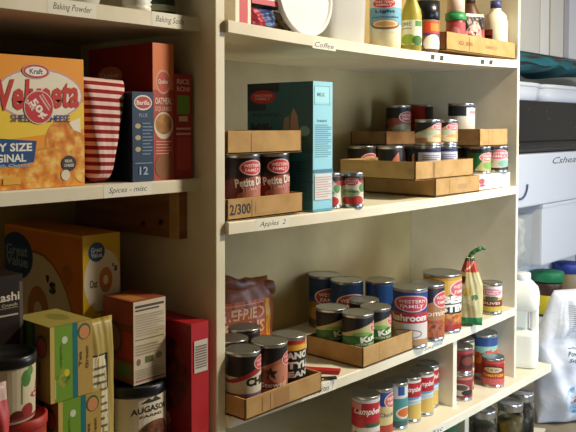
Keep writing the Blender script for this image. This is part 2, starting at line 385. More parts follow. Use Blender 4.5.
# top shelf of left bay
zt = ZL1 + .0235
b = MB(); b.lathe([(.028, 0), (.034, .002), (.048, .05), (.05, .052), (.046, .05), (.03, .006), (.0001, .005)], 'white_plastic', 40)
o = b.build('mixing_bowl', None, (-.22, .10, zt)); tag(o, 'white bowl seen from below on the left top shelf', 'bowl')
b = MB(); b.lathe([(.020, 0), (.024, .002), (.024, .007), (.022, .010), (.025, .013), (.022, .016), (.025, .02), (.025, .07), (.0001, .072)], 'milk_plastic', 36)
o = b.build('ribbed_jar', None, (-.128, .07, zt)); tag(o, 'white ribbed plastic jar next to the dark jar on the top shelf', 'jar')
e = empty('spice_jar', (-.075, .085, zt)); tag(e, 'dark green jar with a pale band beside the divider on the top shelf', 'jar')
b = MB(); b.lathe([(.028, 0), (.031, .002), (.031, .1), (.0001, .1)], '#1f2a20', 40); b.build('jar_body', e)
b = MB(); b.lathe([(.0314, .006), (.0318, .0062), (.0318, .016), (.0314, .0162)], '#8d947c', 40); b.build('paper_label', e)
b = MB(); b.lathe([(.032, .1), (.032, .118), (.0001, .119)], '#23231f', 40); b.build('lid', e)
# ================================================================== LEFT BAY, lower shelf
zb = LB3
RING = 'm:#b87438,#d79a58,40'
carton('cereal_box', 'huge orange and yellow oat ring cereal box on the lower left shelf', 'box', -.190, -.118, .132, .382, zb + .0, .234, '#d88a18', kL='#c76f12',
       F=[R(0, 0, 1, 1, '#e2bd1e'), Ee(.52, .80, .50, .135, '#efe6d6'), Ee(.36, .925, .22, .042, '#2b5a94'), T('Great', .36, .935, .3, .022, '#e8ecf0'), T('Value', .36, .912, .3, .022, '#e8ecf0'),
          Ee(.6, .80, .18, .055, '#c98446'), Ee(.6, .80, .07, .021, '#efe6d6'), T('Oat', .27, .79, .2, .035, '#4a3a26'), T("'s", .85, .85, .14, .035, CH, bold=.03), R(.3, .66, .75, .665, '#a89a80'), R(.2, .54, .8, .548, '#5a4a20'), R(.2, .50, .8, .516, '#2c2414')] + lines(.15, .85, .1, .46, 9, '#8d7a2a'),
       L=[Ee(.42, .5, .50, .40, '#8a4a10'), Ee(.42, .5, .49, .388, '#c9b58e'), Ee(.17, .86, .22, .11, '#1f3d62'), T('Great', .17, .885, .3, .05, '#8a94a0'), T('Value', .17, .835, .3, .05, '#8a94a0'),
          Ee(.45, .62, .14, .12, '#a86a3a'), Ee(.45, .62, .055, .05, '#c9b58e'), T("'s", .62, .76, .12, .08, '#241c16', bold=.04)] + [Ee(.82, .82 - .23 * i, .06, .045, '#b06428') for i in range(4)])
carton('dark_red_box', 'dark red carton standing behind the yellow cereal box', 'box', -.108, -.04, .25, .38, zb, .19, '#5a2014')
carton('cereal_box', 'black and brown cereal box with white lettering at the left edge', 'box', -.46, -.335, .062, .112, zb, .203, '#1d1210', rz=math.radians(0),
       F=[R(0, 0, 1, 1, '#20140f'), R(.96, .0, 1, .97, '#5c544c'), T('Kashi', .80, .915, .32, .035, '#d8cdbb', bold=.02), R(.6, .868, .94, .872, '#8a7a66'), T('GO Crunch', .78, .882, .3, .012, '#b8a890'), R(.6, .838, .94, .845, '#b8a890'), R(.45, .2, 1, .5, '#141a24')])
TEA = dict(
  F=[R(0, 0, 1, 1, '#b7964e'), R(0, 0, .10, 1, '#c9b060'), R(.1, 0, .52, 1, '#6f9a2c'), Ee(.3, .30, .16, .12, 'm:#3d6b20,#a8b040,90'), Ee(.38, .36, .06, .05, '#d8c030'), R(.52, 0, .64, 1, '#1b6f7c'), R(.10, .05, .12, .3, '#d8cfa0'),
     Ee(.80, .86, .15, .11, '#2f6a4a'), Ee(.80, .85, .12, .09, '#cf8a58'), Ee(.33, .80, .07, .05, '#cfdcc0'), T('Green', .86, .5, .3, .07, '#4e4020', rot=90), T('Tea', .70, .5, .2, .07, '#4e4020', rot=90), T('organic', .25, .6, .3, .05, '#3f6a18', rot=90)],
  L=[R(0, 0, .30, 1, '#6f6a3a'), R(.3, 0, .52, 1, '#3e5a2c'), R(.52, 0, .6, 1, '#1d4a4c'), R(.6, 0, .97, 1, '#8a6a38'), Ee(.78, .72, .15, .15, '#2a3f30'), Ee(.78, .71, .12, .12, '#a04a3a'), R(.7, .2, .74, .5, '#5a4424')],  # left-side stripes in duller tones than the front, shade painted in
  Tp=[R(0, 0, 1, 1, '#a99a52'), Ee(.6, .5, .2, .25, '#8a8440')])
for i, (zz, dx, lb) in enumerate(((.0283, 0, 'green and tan tea box, topmost of the stack of tea boxes'), (-.0788, .014, 'green and tan tea box directly under the topmost tea box'), (-.1495, .01, ''))):
    hh = .1095 if i < 2 else .0705
    if i == 2:
        carton('tea_box', 'flat tan carton under the two stacked tea boxes', 'box', -.335 + dx, -.262 + dx, 0, .13, zb, zz + hh - .0005, '#8a7440', F=[R(0, 0, 1, 1, '#9a8a48')]); continue
    carton('tea_box', lb, 'box', -.330 + dx, -.262 + dx, 0, .095, zz, zz + .1065, '#8a7440', rz=math.radians(-2 if i else 0), group='stacked green tea boxes', **TEA)
b = MB(); f = pillow(b, .052, .268, .018, '#a8934c', None, .0008, p=6, nv=30, seed=5)
b.art([R(.16, .12, .72, .80, '#2f2a20'), R(.18, .13, .70, .79, '#d8cfae')] + lines(.22, .66, .17, .76, 14, '#6a6048', .3) + [R(0.1, .3, .9, .36, '#7d9a4a')][:0], f, .08, .08)
o = b.build('flat_pouch', None, (-.2185, .050, zb + .0012), math.radians(2)); tag(o, 'flat tan pouch with a printed panel beside the stacked tea boxes', 'pouch')
CHOC = 'm:#2e1a12,#6a3c24,#8a5636,70'
e = empty('food_tin', (-.1345, .0735, zb), face(-.133, .08, 8)); tag(e, 'white canister with black lid and chocolate chips pictured, under the pink box', 'canister')
b = MB(); b.lathe([(.049, 0), (.051, .002), (.051, .142), (.049, .144), (.0001, .144)], '#cfc6b4', 48)
b.art([R(.0, .0, 1, .96, '#d6ccba'), R(-.3, .935, 1.3, .95, '#b83a36'), R(.13, .82, .25, .93, '#b83a36'), R(.16, .85, .22, .89, '#e8d8cc'), G([(.52, .865), (.60, .915), (.64, .89), (.68, .925), (.77, .865)], '#3a332c'), T('AUGASON', .64, .80, .44, .07, '#2c2622', bold=.03, arc=.03), T('FARMS', .64, .725, .26, .03, '#4a423a', arc=.01),
       Ee(.2, .64, .06, .025, '#8f9a78'), T('chocolate', .2, .58, .14, .025, '#6a5a4a'), Ee(.68, .50, .2, .16, CHOC), Ee(.55, .28, .28, .14, CHOC), Ee(.85, .25, .18, .2, CHOC), Ee(.5, .08, .6, .16, CHOC)],
      lambda u, v, o: Vector(((.051 + o) * math.cos((u - .5) * math.pi - math.pi / 2), (.051 + o) * math.sin((u - .5) * math.pi - math.pi / 2), .144 * v)), .05)
b.build('canister_body', e)
b = MB(); b.lathe([(.0525, .134), (.0530, .136), (.0530, .149), (.051, .151), (.047, .151), (.046, .149), (.0001, .149)], 'black_enamel', 48); b.build('lid', e)
carton('snack_box', 'pink and tan carton with white nutrition panel sitting on the canister', 'box', -.160, -.096, .040, .120, zb + .1515, zb + .284, '#8e4030', kL='#7d3a2a',
       F=[R(0, 0, 1, 1, '#cdbfa8'), R(.05, .92, .95, .95, '#4a4038'), R(.05, .88, .8, .9, '#4a4038'), R(.05, .53, .95, .54, '#5a5048'), R(.05, .03, .95, .05, '#a85a4a'), R(.35, .24, .6, .32, '#5a6a40'), Ee(.78, .3, .1, .04, '#7a8a6a'), Ee(.15, .27, .06, .04, '#7a6a5a')] + lines(.07, .93, .58, .86, 9, '#a89a84', .3) + lines(.07, .93, .36, .5, 4, '#a89a84', .3) + lines(.07, .93, .08, .2, 4, '#a89a84', .3),
       L=[R(0.01, .72, .99, .98, '#a04a34'), R(0.01, .30, .99, .62, '#a83a30'), Ee(.35, .52, .3, .22, '#5a3826'), Ee(.35, .52, .22, .16, '#8a5a34'), R(0.01, .01, .99, .26, '#8a5a3a'), R(.5, .08, .9, .22, '#5a7a3a')],
       Tp=[R(0, 0, 1, 1, '#9a4a30'), R(.1, .1, .5, .8, '#b87a3a')])
carton('candy_box', 'tall bright red box with a white sticker next to the divider', 'box', -.0755, -.0385, .0, .118, zb, .091, '#a81c24', kL='#7a141c',
       F=[R(0, 0, 1, 1, '#b5202a'), T('S', .5, .12, .5, .09, '#e8b8b0', shear=.3), R(.2, .02, .8, .06, '#e8b8b0')],
       L=[Ee(.5, .62, .42, .26, 'm:#2b1210,#5a2418,#7a3020,50'), Ee(.45, .3, .1, .05, '#c9a8a0'), T('MILK', .5, .12, .5, .08, '#a84450', rot=90)],
       parts=[('barcode_sticker', 'F', [R(.14, .66, .92, .88, '#cfc4ba')] + [R(.2, .69 + .018 * i, .86, .70 + .018 * i, '#7c6a66') for i in range(9)], 'white sticker with printed lines')])
def tub(x, y, z, h, r, items, label, g='round paper tubs', lidk='black_enamel'):
    e = empty('food_tub', (x, y, z), face(x, y, 20)); tag(e, label, 'tub', g)
    b = MB(); b.lathe([(r * .94, 0), (r * .96, .002), (r, h - .012), (r, h - .006), (.0001, h - .006)], '#c8b9a0', 44)
    b.art(items, lambda u, v, o: Vector(((r * (.962 + .038 * v) + o) * math.cos((u - .5) * math.pi - math.pi / 2), (r * (.962 + .038 * v) + o) * math.sin((u - .5) * math.pi - math.pi / 2), .004 + (h - .018) * v)), .05)
    b.build('tub_body', e)
    b = MB(); b.lathe([(r * 1.03, h - .014), (r * 1.05, h - .012), (r * 1.05, h - .001), (r * 1.0, h), (r * .95, h), (r * .93, h - .003), (.0001, h - .003)], lidk, 44); b.build('lid', e)
CHERRY = [W_(0, 1, '#cfc3a4'), Ee(.62, .78, .07, .16, '#4a7a34'), Ee(.68, .90, .05, .10, '#5a8a3e'), R(.55, .3, .57, .72, '#6a7a4a'), Ee(.64, .15, .09, .14, '#8e1e1e'), Ee(.5, .08, .08, .12, '#5a1414'), T('Cherry', .86, .5, .34, .3, '#a83838', rot=75, bold=.03), R(-.2, -.02, 1.2, .05, '#8e2a1a')]
tub(-.388, .012, .0245, .087, .0375, CHERRY, 'cream tub with cherries and black lid at the left edge, upper of two')
tub(-.372, .014, -.0475, .0715, .0375, [W_(0, 1, '#b86a24'), W_(.8, 1, '#a4281c'), T('PEACH', .62, .5, .6, .35, '#c9402a', bold=.03), Ee(.3, .3, .2, .2, '#d89a3a')], 'orange tub with red band directly under the cherry tub', lidk='#a8281c')
carton('dark_red_box', 'dark carton under the orange tub at the lower left corner', 'box', -.415, -.338, -.03, .055, zb, zb + .1015, '#3a1c16')
b = MB(); f = pillow(b, .1, .245, .030, 'frosted', lambda u, v: '#c24448' if .35 < v < .9 and .3 < u < .95 else '#c9a8a2', .004, p=4, seed=21)
o = b.build('plastic_bag', None, (-.474, -.056, zb + .001), 0); tag(o, 'crinkled red and pinkish plastic bag cut by the left edge', 'bag')
# ================================================================== RIGHT BAY T1 (top shelf)
t1 = lambda x, w=.035: topw(1, x, w)
carton('tea_box', 'narrow red and white box at the left end of the upper shelf', 'box', .054, .092, .03, .14, t1(.03), t1(.03) + .17, '#d8cec0',
       F=[R(0, 0, 1, 1, '#e3dccd'), R(.25, 0, .8, 1, '#bf2f38'), T('Celestial', .52, .4, .7, .28, '#efd8d0', rot=90, asp=.22)])
carton('snack_box', 'blue and red carton lying on top of the small blue packet', 'box', .100, .195, .035, .15, t1(.1) + .0455, t1(.1) + .15, '#2b4270',
       F=[R(0, 0, 1, 1, '#2c4a84'), R(0, .0, 1, .22, '#c02c38'), Ee(.6, .5, .3, .2, '#c8404a'), R(.1, .09, .7, .12, '#e8d8d0')], kL='#33406a')
b = MB(); f = pillow(b, .075, .043, .05, '#34508c', lambda u, v: '#b83a50' if .2 < u + v * .3 < .55 else '#34508c', .002, p=4, seed=4)
o = b.build('snack_pouch', None, (.135, .06, t1(.13))); tag(o, 'small blue and red packet pressed under the blue carton', 'pouch')
b = MB(); f = pillow(b, .075, .05, .04, '#a08a68', lambda u, v: '#7a5a3e' if (u * 7 + v * 5) % 2 < 1 else '#b8a888', .003, p=4, seed=14)
o = b.build('coffee_bag', None, (.225, .09, t1(.22))); tag(o, 'crumpled clear and brown bag behind the round white lid', 'bag')
e = empty('bucket_lid', (.243, .035, t1(.243)), 0); tag(e, 'round white bucket lid standing on edge against the clear bin', 'lid')
Ml = Matrix.Translation((0, 0, .079)) @ Matrix.Rotation(math.radians(-4), 4, 'X') @ Matrix.Rotation(math.pi / 2, 4, 'X')
b = MB(); b.lathe([(.0705, -.004), (.0785, -.004), (.079, .002), (.0785, .006), (.073, .007), (.0705, .003)], 'white_plastic', 64, Ml); b.build('rim', e)
b = MB(); b.lathe([(.0001, .001), (.0712, .001), (.0712, -.001), (.0001, -.001)], '#b9b6ac', 64, Ml); b.build('lid_panel', e)
e = empty('plastic_bin', (.384, .115, t1(.384))); tag(e, 'translucent white plastic bin behind the round lid', 'bin')
b = MB(); b.lathe([(.066, 0), (.069, .003), (.074, .2), (.077, .205), (.077, .21), (.072, .21), (.066, .006), (.0001, .004)], 'frosted', 48, sq=7, sx=1, sy=1.15); b.build('bin_body', e)
b = MB(); f = pillow(b, .12, .17, .09, '#b9b5a8', None, .007, p=4, seed=31); c = b.build('bin_liner', e, (0, 0, .008)); c['label'] = 'crumpled grey bag seen through the plastic'
def bottle(name, label, cat, x, y, z, prof, k, items, r, v0, v1, cap=None, off=0, sq=0, capk='#222222', group=None):
    e = empty(name, (x, y, z), face(x, y, off)); tag(e, label, cat, group)
    b = MB(); b.lathe(prof, k, 44, sq=sq); b.build('bottle_body', e)
    b = MB()
    def fn(u, v, o):
        a = (u - .5) * math.pi - math.pi / 2; f = 1
        if sq: f = 1 / ((abs(math.cos(a)) ** sq + abs(math.sin(a)) ** sq) ** (1 / sq))
        return Vector(((r * f + o) * math.cos(a), (r * f + o) * math.sin(a), v0 + (v1 - v0) * v))
    b.art(items, fn, .05); b.build('paper_label', e)
    if cap: b = MB(); b.lathe(cap, capk, 40); b.build('lid', e)
    return e
bottle('mayonnaise_jar', 'white jar with blue Light label at the middle of the upper shelf', 'jar', .517, .038, t1(.517),
       [(.030, 0), (.0335, .003), (.034, .02), (.034, .15), (.026, .165), (.0001, .165)], '#e2dab6',
       [R(.02, .25, .98, 1.0, '#6fa9c4'), R(.02, .25, .98, .42, '#d6dcc8'), R(.02, .8, .98, 1, '#e8e4d8')] + logo(.47, .88, .24, .10) + [T('Light', .5, .70, .42, .09, '#1f3558', bold=.02), T('mayonnaise', .5, .58, .6, .055, '#2f4a70'), Ee(.5, .42, .32, .11, '#8a5a34'), Ee(.5, .44, .28, .08, '#e2c79a'), Ee(.5, .43, .22, .05, '#c89a60')], .0342, .010, .108, [(.027, .160), (.03, .161), (.03, .185), (.0001, .186)], 0, 0, '#2a5a8c')
bottle('juice_bottle', 'yellow-green bottle with lime pictured on its label', 'bottle', .601, .025, t1(.6),
       [(.020, 0), (.0225, .003), (.0225, .082), (.020, .095), (.012, .115), (.012, .13), (.0001, .13)], 'm:#a8a03a,#8f8a2c,20',
       [R(.0, .12, 1, .88, '#dfe2cc'), R(.62, .68, .92, .86, '#4f8a3a'), T('LIME', .3, .76, .4, .12, '#8a9a9c'), Ee(.4, .28, .26, .16, '#8aa83a'), Ee(.72, .25, .2, .15, '#3f6a26'), R(.1, .6, .5, .63, '#8a9a9c')], .0228, .006, .078, [(.0135, .12), (.0135, .145), (.0001, .146)], 0, 0, '#5a8a3a')
bottle('condiment_jar', 'jar with a wide black cap and orange and purple label', 'jar', .660, .026, t1(.66),
       [(.027, 0), (.0298, .003), (.0298, .075), (.027, .082), (.0001, .082)], '#6f4a34',
       [R(.0, .0, 1, 1, '#8a6a4a'), R(.45, .55, 1, .95, '#c8401e'), R(.62, .62, .9, .88, '#e8801e'), R(.45, .45, 1, .55, '#5a3a7c'), Ee(.7, .18, .24, .32, '#e8e4dc'), Ee(.2, .22, .16, .26, '#c85a64'), Ee(.32, .22, .05, .26, '#e0a0a4'), R(.02, .6, .4, .9, '#7a7a3a')], .0323, .008, .074, [(.031, .076), (.0333, .078), (.0333, .118), (.0001, .119)], 0, 0, 'black_enamel')
tray('cardboard_tray', 'cardboard tray holding jars at the right end of the upper shelf', .697, 1.05, -.008, .13, t1(.9, .2), .043,
     [T('XO  0005', .25, .5, .2, .22, '#6a4a26'), T('RANCH', .62, .5, .16, .2, '#8a6236')])
zt1 = t1(.9, .2) + .0038
bottle('salsa_jar', 'red jar with a bright green lid inside the cardboard tray', 'jar', .830, .045, zt1,
       [(.021, 0), (.0235, .003), (.0235, .080), (.021, .086), (.0001, .086)], '#7a1d1c',
       [R(.0, .3, 1, .95, '#a8464a'), Ee(.5, .6, .16, .2, '#c87a84'), R(.1, .15, .9, .28, '#5a1818')], .0238, .006, .078, [(.0245, .080), (.026, .082), (.026, .098), (.0001, .099)], 0, 0, '#1f8a4a')
b = MB(); b.lathe([(.02, 0), (.022, .002), (.022, .05), (.0001, .051)], '#c9b0a0', 36)
o = b.build('small_jar', None, (.830, .045, zt1 + .0995)); tag(o, 'pale small jar stacked on the green lid', 'jar')
b = MB(); f = pillow(b, .075, .105, .026, '#2c1e1c', lambda u, v: '#d8cfc8' if v > .9 else '#b04a3a' if u > .6 and v < .6 else '#2c1e1c', .0015, p=5, seed=8)
b.art([Ee(.5, .45, .34, .28, '#c98a7c'), Ee(.55, .6, .2, .2, '#dba89c'), Ee(.3, .4, .12, .15, '#a8281f')], f, .08, .08)
o = b.build('meat_pouch', None, (.900, .040, zt1 + .001), math.radians(-25)); tag(o, 'black and pink food pouch between green lid jar and brown bottle', 'pouch')
bottle('brown_bottle', 'large brown glass bottle standing in the cardboard tray', 'bottle', .978, .088, zt1,
       [(.028, 0), (.031, .003), (.032, .04), (.032, .095), (.028, .115), (.017, .135), (.013, .15), (.0001, .15)], 'm:#5e3a1c,#40260f,25',
       [R(.08, .15, .55, .6, '#8a5a3a')], .0322, .006, .06, [(.0145, .14), (.0145, .165), (.0001, .166)], 0, 0, '#2a1a12')
bottle('cream_bottle', 'rounded white plastic bottle at the right end beside the side panel', 'bottle', 1.012, .030, zt1,
       [(.026, 0), (.030, .003), (.031, .09), (.026, .112), (.013, .125), (.013, .14), (.0001, .14)], '#e6dfc8',
       [R(.0, .55, .42, .9, '#a8343c'), R(.1, .60, .4, .7, '#1f1a18'), R(.0, .3, .35, .5, '#1f1a18'), R(.0, .1, .3, .3, '#7a7f94')], .0314, .006, .08, [(.0145, .13), (.0145, .15), (.0001, .151)], 0, 0, '#3a3f70')
# ================================================================== RIGHT BAY T2
t2 = lambda x, w=.035: topw(2, x, w)
z = t2(.1, .1)
tray('cardboard_tray', 'cardboard tray marked 2/300 under the dark tomato cans', .003, .197, -.002, .20, z, .037, [T('2/300', .16, .5, .26, .5, '#2a1c12', bold=.02), R(.35, .2, .85, .8, 'cardboard')])
TOM = [W_(0, 1, '#2a1014'), W_(0, .14, '#1a0c0e'), Ee(.5, .34, .6, .3, '#6f1e1e'), Ee(.75, .5, .35, .16, '#a8543a'), Ee(.7, .28, .34, .14, '#b87058')] + logo(.62, .82, .20, .13) + [T('Petite Diced', .66, .56, .66, .16, '#f0e6da', bold=.03, rot=6), T('TOMATOES', .68, .43, .5, .07, '#e8a8a0', rot=6)]
ct = can('food_can', 'dark red petite diced tomato can, rightmost in the 2/300 tray', 'can', .1555, .044, z + .0038, .0375, .108, TOM, 12, group='dark tomato cans in the 2/300 tray', wrapk='#2a1014')
for i, (x, y, lb) in enumerate(((.0775, .044, 'dark red petite diced tomato can, middle one in the front of the 2/300 tray'), (.0450, .118, 'dark tomato can next to the divider in the 2/300 tray'), (.12, .124, 'dark tomato can in the second row of the 2/300 tray'))):
    dup(ct, (x, y, z + .0038), face(x, y, 12 if i else 18), lb)
tray('cardboard_tray', 'empty cardboard tray resting on top of the dark tomato cans', .003, .193, -.002, .17, z + .1125, .040, [], hb=.03)
# powdered milk box
carton('milk_box', 'tall light blue instant milk box standing beside the stacked trays', 'box', .226, .284, -.002, .172, t2(.255), t2(.255) + .248, '#7cc0d4', kL='#2f6f84',  # shade painted into the left side, far darker than the light blue front
       F=[R(0, 0, 1, 1, '#90d4ea'), R(.05, .84, .92, .96, '#a2e0f0'), T('MILK', .4, .90, .4, .03, '#2f6a80'), T('instant', .45, .70, .5, .022, '#245a72', bold=.02)] + outline(.06, .82, .86, .965, .02, .003, '#4f93a8') + lines(.08, .92, .42, .68, 16, '#4d90a6', .3) + [R(0, .30, 1, .325, '#2f7a9a'), R(.06, .09, .94, .29, '#d9dcd8')] + lines(.1, .9, .11, .28, 9, '#c88a90', .3) + [R(0, .0, 1, .02, '#5aa0b8')],
       L=[R(.0, .45, 1, 1, '#2b5f6e'), R(.0, .93, .5, 1, '#24303e'), R(.0, .78, .3, .93, '#24384a'), R(0, .22, 1, .24, '#236a86'), Ee(.25, .89, .2, .055, '#a8303a'), T('WESTERN', .25, .9, .28, .02, '#d8a8a0'), T('FAMILY', .25, .875, .24, .02, '#d8a8a0'), T('INSTANT NONFAT DRY', .3, .745, .42, .022, '#10202a'), T('Milk', .24, .63, .36, .1, '#1b2a3a', bold=.04),
          G([(.55, .56), (.58, .72), (.66, .74), (.66, .56)], '#8a8478'), G([(.66, .54), (.68, .74), (.72, .80), (.78, .74), (.82, .54)], '#a08878'), Ee(.88, .62, .08, .04, '#6f9aa0'), R(.5, .53, .9, .545, '#5a4a3a')] + lines(.6, .92, .06, .4, 14, '#245a6a', .35))
PASTE = [W_(0, 1, '#ddd8c6'), W_(.84, 1, '#3a1416'), G([(.0, .84), (.0, .6), (.3, .7), (.42, .84)], '#b3262c'), Ee(.5, .12, .36, .2, '#c0281f'), Ee(.4, .4, .3, .14, '#9ab07a'), Ee(.8, .58, .12, .16, '#5a8a4a'), G([(.62, .84), (.9, .68), (1.2, .6), (1.2, .84)], '#b3262c')] + logo(.45, .80, .2, .13) + [T('Tomato', .45, .46, .45, .09, '#3a4a2a', bold=.02)]
ct = can('tomato_paste_can', 'small red and white tomato can nearest the blue milk box', 'can', .316, .030, t2(.33), .0225, .071, PASTE, -10, group='small red and white tomato cans', wrapk='#ddd8c6')
dup(ct, (.362, .008, t2(.35)), face(.362, .008, 5), 'small red and white tomato can standing right of its twin')
# right-hand can stacks
z = t2(.75, .1)
tray('cardboard_tray', 'lowest cardboard tray at the front edge beneath another tray', .655, .862, -.008, .195, z, .041, [R(.5, .3, .7, .6, '#a98050')])
tray('cardboard_tray', 'wide cardboard tray holding food cans, stacked on the lowest tray', .570, .830, -.008, .205, z + .0415, .042, [R(.28, .05, .29, .95, '#6a4a2c')])
z2b = z + .0455
BLU = [W_(0, 1, '#1c2450'), W_(0, .1, '#c9a070'), R(.25, .1, .95, .86, '#cfcad0'), R(.32, .2, .88, .5, '#b8aeb8')] + lines(.36, .84, .55, .8, 3, '#5a64a0')
ct = can('food_can', 'blue and white can in the wide tray, left of its twin', 'can', .705, .045, z2b, .0315, .071, BLU, 0, group='blue and white cans in the wide tray', wrapk='#1c2450')
dup(ct, (.783, .045, z2b), face(.783, .045, 0), 'blue and white can in the wide tray, under the right pasta can')
ct = can('food_can', 'black and salmon pink can in the left corner of the wide tray', 'can', .632, .100, z2b, .0315, .071, [W_(0, 1, '#1a1010'), G([(.4, 0), (.55, .6), (.7, .9), (.75, 0)], '#c07a68'), Ee(.2, .2, .2, .3, '#7a2a24')], 0, group='salmon pink cans in the wide tray', wrapk='#1a1010')
dup(ct, (.712, .13, z2b), face(.718, .13, -10), 'black and salmon pink can behind the blue and white cans')
PAS = [W_(0, 1, '#1f1512'), G([(-.2, 0), (-.2, .3), (.35, .6), (.7, .95), (1.3, .8), (1.3, 0)], '#c89a6a'), Ee(.35, .35, .3, .16, '#d8d0a8'), Ee(.6, .5, .25, .14, '#b8c0a0'), Ee(.8, .25, .22, .16, '#d89a5a'), Ee(.3, .12, .24, .12, '#c07840'), Ee(.65, .14, .2, .12, '#e0c896')] + logo(.82, .78, .22, .18, '#d06a74')
ct = can('food_can', 'can with yellow and green vegetables pictured, left of the upper pair', 'can', .705, .045, z2b + .0715, .0315, .062, PAS, 5, group='mixed vegetable cans on the blue cans', wrapk='#1f1512')
dup(ct, (.783, .045, z2b + .0715), face(.783, .045, -8), 'can with yellow and green vegetables pictured, right of the upper pair')
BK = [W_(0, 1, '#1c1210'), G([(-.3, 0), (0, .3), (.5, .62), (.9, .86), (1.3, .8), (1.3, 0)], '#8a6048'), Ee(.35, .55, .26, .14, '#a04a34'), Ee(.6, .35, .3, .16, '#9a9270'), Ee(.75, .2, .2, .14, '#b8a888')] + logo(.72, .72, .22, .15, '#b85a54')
bc = []
for i, (x, lb) in enumerate(((.724, 'lower back row can behind the wide tray, leftmost'), (.80, 'lower back row can behind the wide tray, second from its left'), (.885, 'lower back row can behind the wide tray, next to the rightmost'), (.965, 'lower back row can behind the wide tray, rightmost by the side panel'))):
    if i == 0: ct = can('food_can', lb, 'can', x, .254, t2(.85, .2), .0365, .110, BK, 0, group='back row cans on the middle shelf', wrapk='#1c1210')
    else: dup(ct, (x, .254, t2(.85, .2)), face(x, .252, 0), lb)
zt_ = t2(.85, .2) + .1106
tray('cardboard_tray', 'shaded cardboard tray on the back row cans holding more cans', .765, 1.035, .207, .320, zt_, .036, [R(.5, .3, .62, .7, 'cardboard_dark')], k='cardboard_dark')  # darker cardboard puts the tray's shade into its colour
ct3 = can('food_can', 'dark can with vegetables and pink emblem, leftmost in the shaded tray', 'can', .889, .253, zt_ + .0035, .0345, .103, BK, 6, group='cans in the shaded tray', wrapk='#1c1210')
can('food_can', 'red and black can with salmon base left of the white label can', 'can', .993, .248, zt_ + .0035, .0345, .108, [W_(0, 1, '#1b1512'), Ee(.75, .2, .4, .3, '#b05a40'), R(-.5, .0, .58, 1, '#a82224')], 6, wrapk='#1b1512')
can('food_can', 'white label can with dark blue band at the top of the stack', 'can', .965, .103, zt_, .0360, .111, [W_(0, 1, '#d2cec6'), W_(.72, 1, '#161a26'), R(.62, .45, 1.1, .95, '#e2dcd4'), R(.7, .78, .98, .86, '#d88a90'), T('Beans', .75, .3, .5, .1, '#8a8480')] + lines(.65, 1, .5, .7, 3, '#b8b0aa', .3), 0, wrapk='#d2cec6')
can('food_can', 'plain tin can supporting the white label can at the back', 'can', .952, .111, t2(.85, .2), .0340, .110, [W_(0, 1, '#2a2320')], 0, wrapk='#2a2320')
o = carton('shrink_pack', 'low white carton with red mark under the green and pink cans', 'box', .868, 1.045, .0, .075, t2(.95, .09), t2(.95, .09) + .0385, '#d9d4ca', F=[R(.02, .1, .98, .9, '#e2ddd4'), Ee(.12, .55, .08, .2, '#c84a50'), R(.06, .2, .2, .35, '#b84048')])
zg = t2(.95, .09) + .0392
can('food_can', 'bright green label can standing on the low white carton', 'can', .935, .032, zg, .0295, .070, [W_(0, 1, '#1d6a36'), W_(.82, 1, '#14201a'), G([(.35, 0), (.6, .5), (1.3, .6), (1.3, 0)], '#b8b070'), Ee(.85, .25, .25, .2, '#7aa03c')] + logo(.78, .62, .26, .2, '#d87a70') + [R(.0, .0, .25, .5, '#2a8a48')], 0, wrapk='#1d6a36')
can('food_can', 'pink and black label can next to the side panel', 'can', 1.008, .022, zg, .0305, .070, [W_(0, 1, '#1c1618'), W_(0, .12, '#2a1a18'), Ee(.5, .35, .6, .26, '#c8b8a0'), Ee(.75, .3, .2, .16, '#7ab0a0'), Ee(.2, .4, .2, .16, '#6a9a4a')] + logo(.55, .72, .34, .22, '#d86a78'), 0, wrapk='#1c1618')
tray('cardboard_tray', 'short tan cardboard tray on the green and pink cans', .868, 1.020, -.004, .068, zg + .0705, .044, [])
# ================================================================== RIGHT BAY T3
t3 = lambda x, w=.035: topw(3, x, w)
z = t3(.1, .1)
tray('cardboard_tray', 'cardboard tray of cans overhanging the front edge next to the divider', .002, .200, -.046, .140, z, .036, [R(.35, .1, .55, .9, '#a98050'), R(.2, .15, .21, .85, '#8f6a42')], hb=.034)
zc = z + .0035
CHI = [W_(0, 1, '#1a1614'), R(-.5, .12, 1.5, .62, '#cfc4ac'), R(-.5, 0, 1.5, .3, '#7a5a7a'), G([(-.5, .3), (-.5, .55), (.2, .55), (.6, .70), (1.2, .98), (1.5, .98), (1.5, .3)], '#a8242a'), G([(-.3, .30), (-.3, .45), (.3, .50), (.7, .64), (1.3, .82), (1.3, .3)], '#d2c8b0'), T('CHILI', .80, .52, .55, .17, '#1c1614', bold=.06)] + logo(.86, .86, .16, .12, '#c84048')
can('food_can', 'black, red and cream chili can next to the divider', 'can', .0365, -.006, zc, .0310, .104, CHI, 4, group=None, wrapk='#1a1614')
STAR = [W_(0, 1, '#1a1214'), G([(-.5, .0), (-.5, .45), (.2, .6), (.7, .80), (1.4, .86), (1.4, 0)], '#b86a4c'), Ee(.35, .42, .4, .2, '#8e3a2c'), Ee(.75, .5, .3, .2, '#c8846a'), G([(.48, .66), (.52, .57), (.62, .56), (.55, .50), (.58, .40), (.5, .46), (.41, .40), (.44, .51), (.37, .57), (.46, .58)], '#3a1a18'), T('Stewed', .55, .30, .5, .09, '#e8d8cc')] + logo(.88, .76, .16, .12, '#c84048')
RAN = [W_(0, 1, '#171412'), W_(.93, 1, '#b83020'), W_(.80, .93, '#d8941e'), Ee(.6, .86, .3, .05, '#e8b83a'), T('RANCH', .66, .70, .74, .15, '#e8e4d8', bold=.06), T('STYLE', .66, .50, .74, .15, '#e8e4d8', bold=.06), T('BEANS', .66, .31, .7, .13, '#d8d4c8', bold=.05)]
can('food_can', 'black and orange can with a star shape in the front tray', 'can', .1005, -.008, zc, .0325, .106, STAR, 6, wrapk='#1a1214')
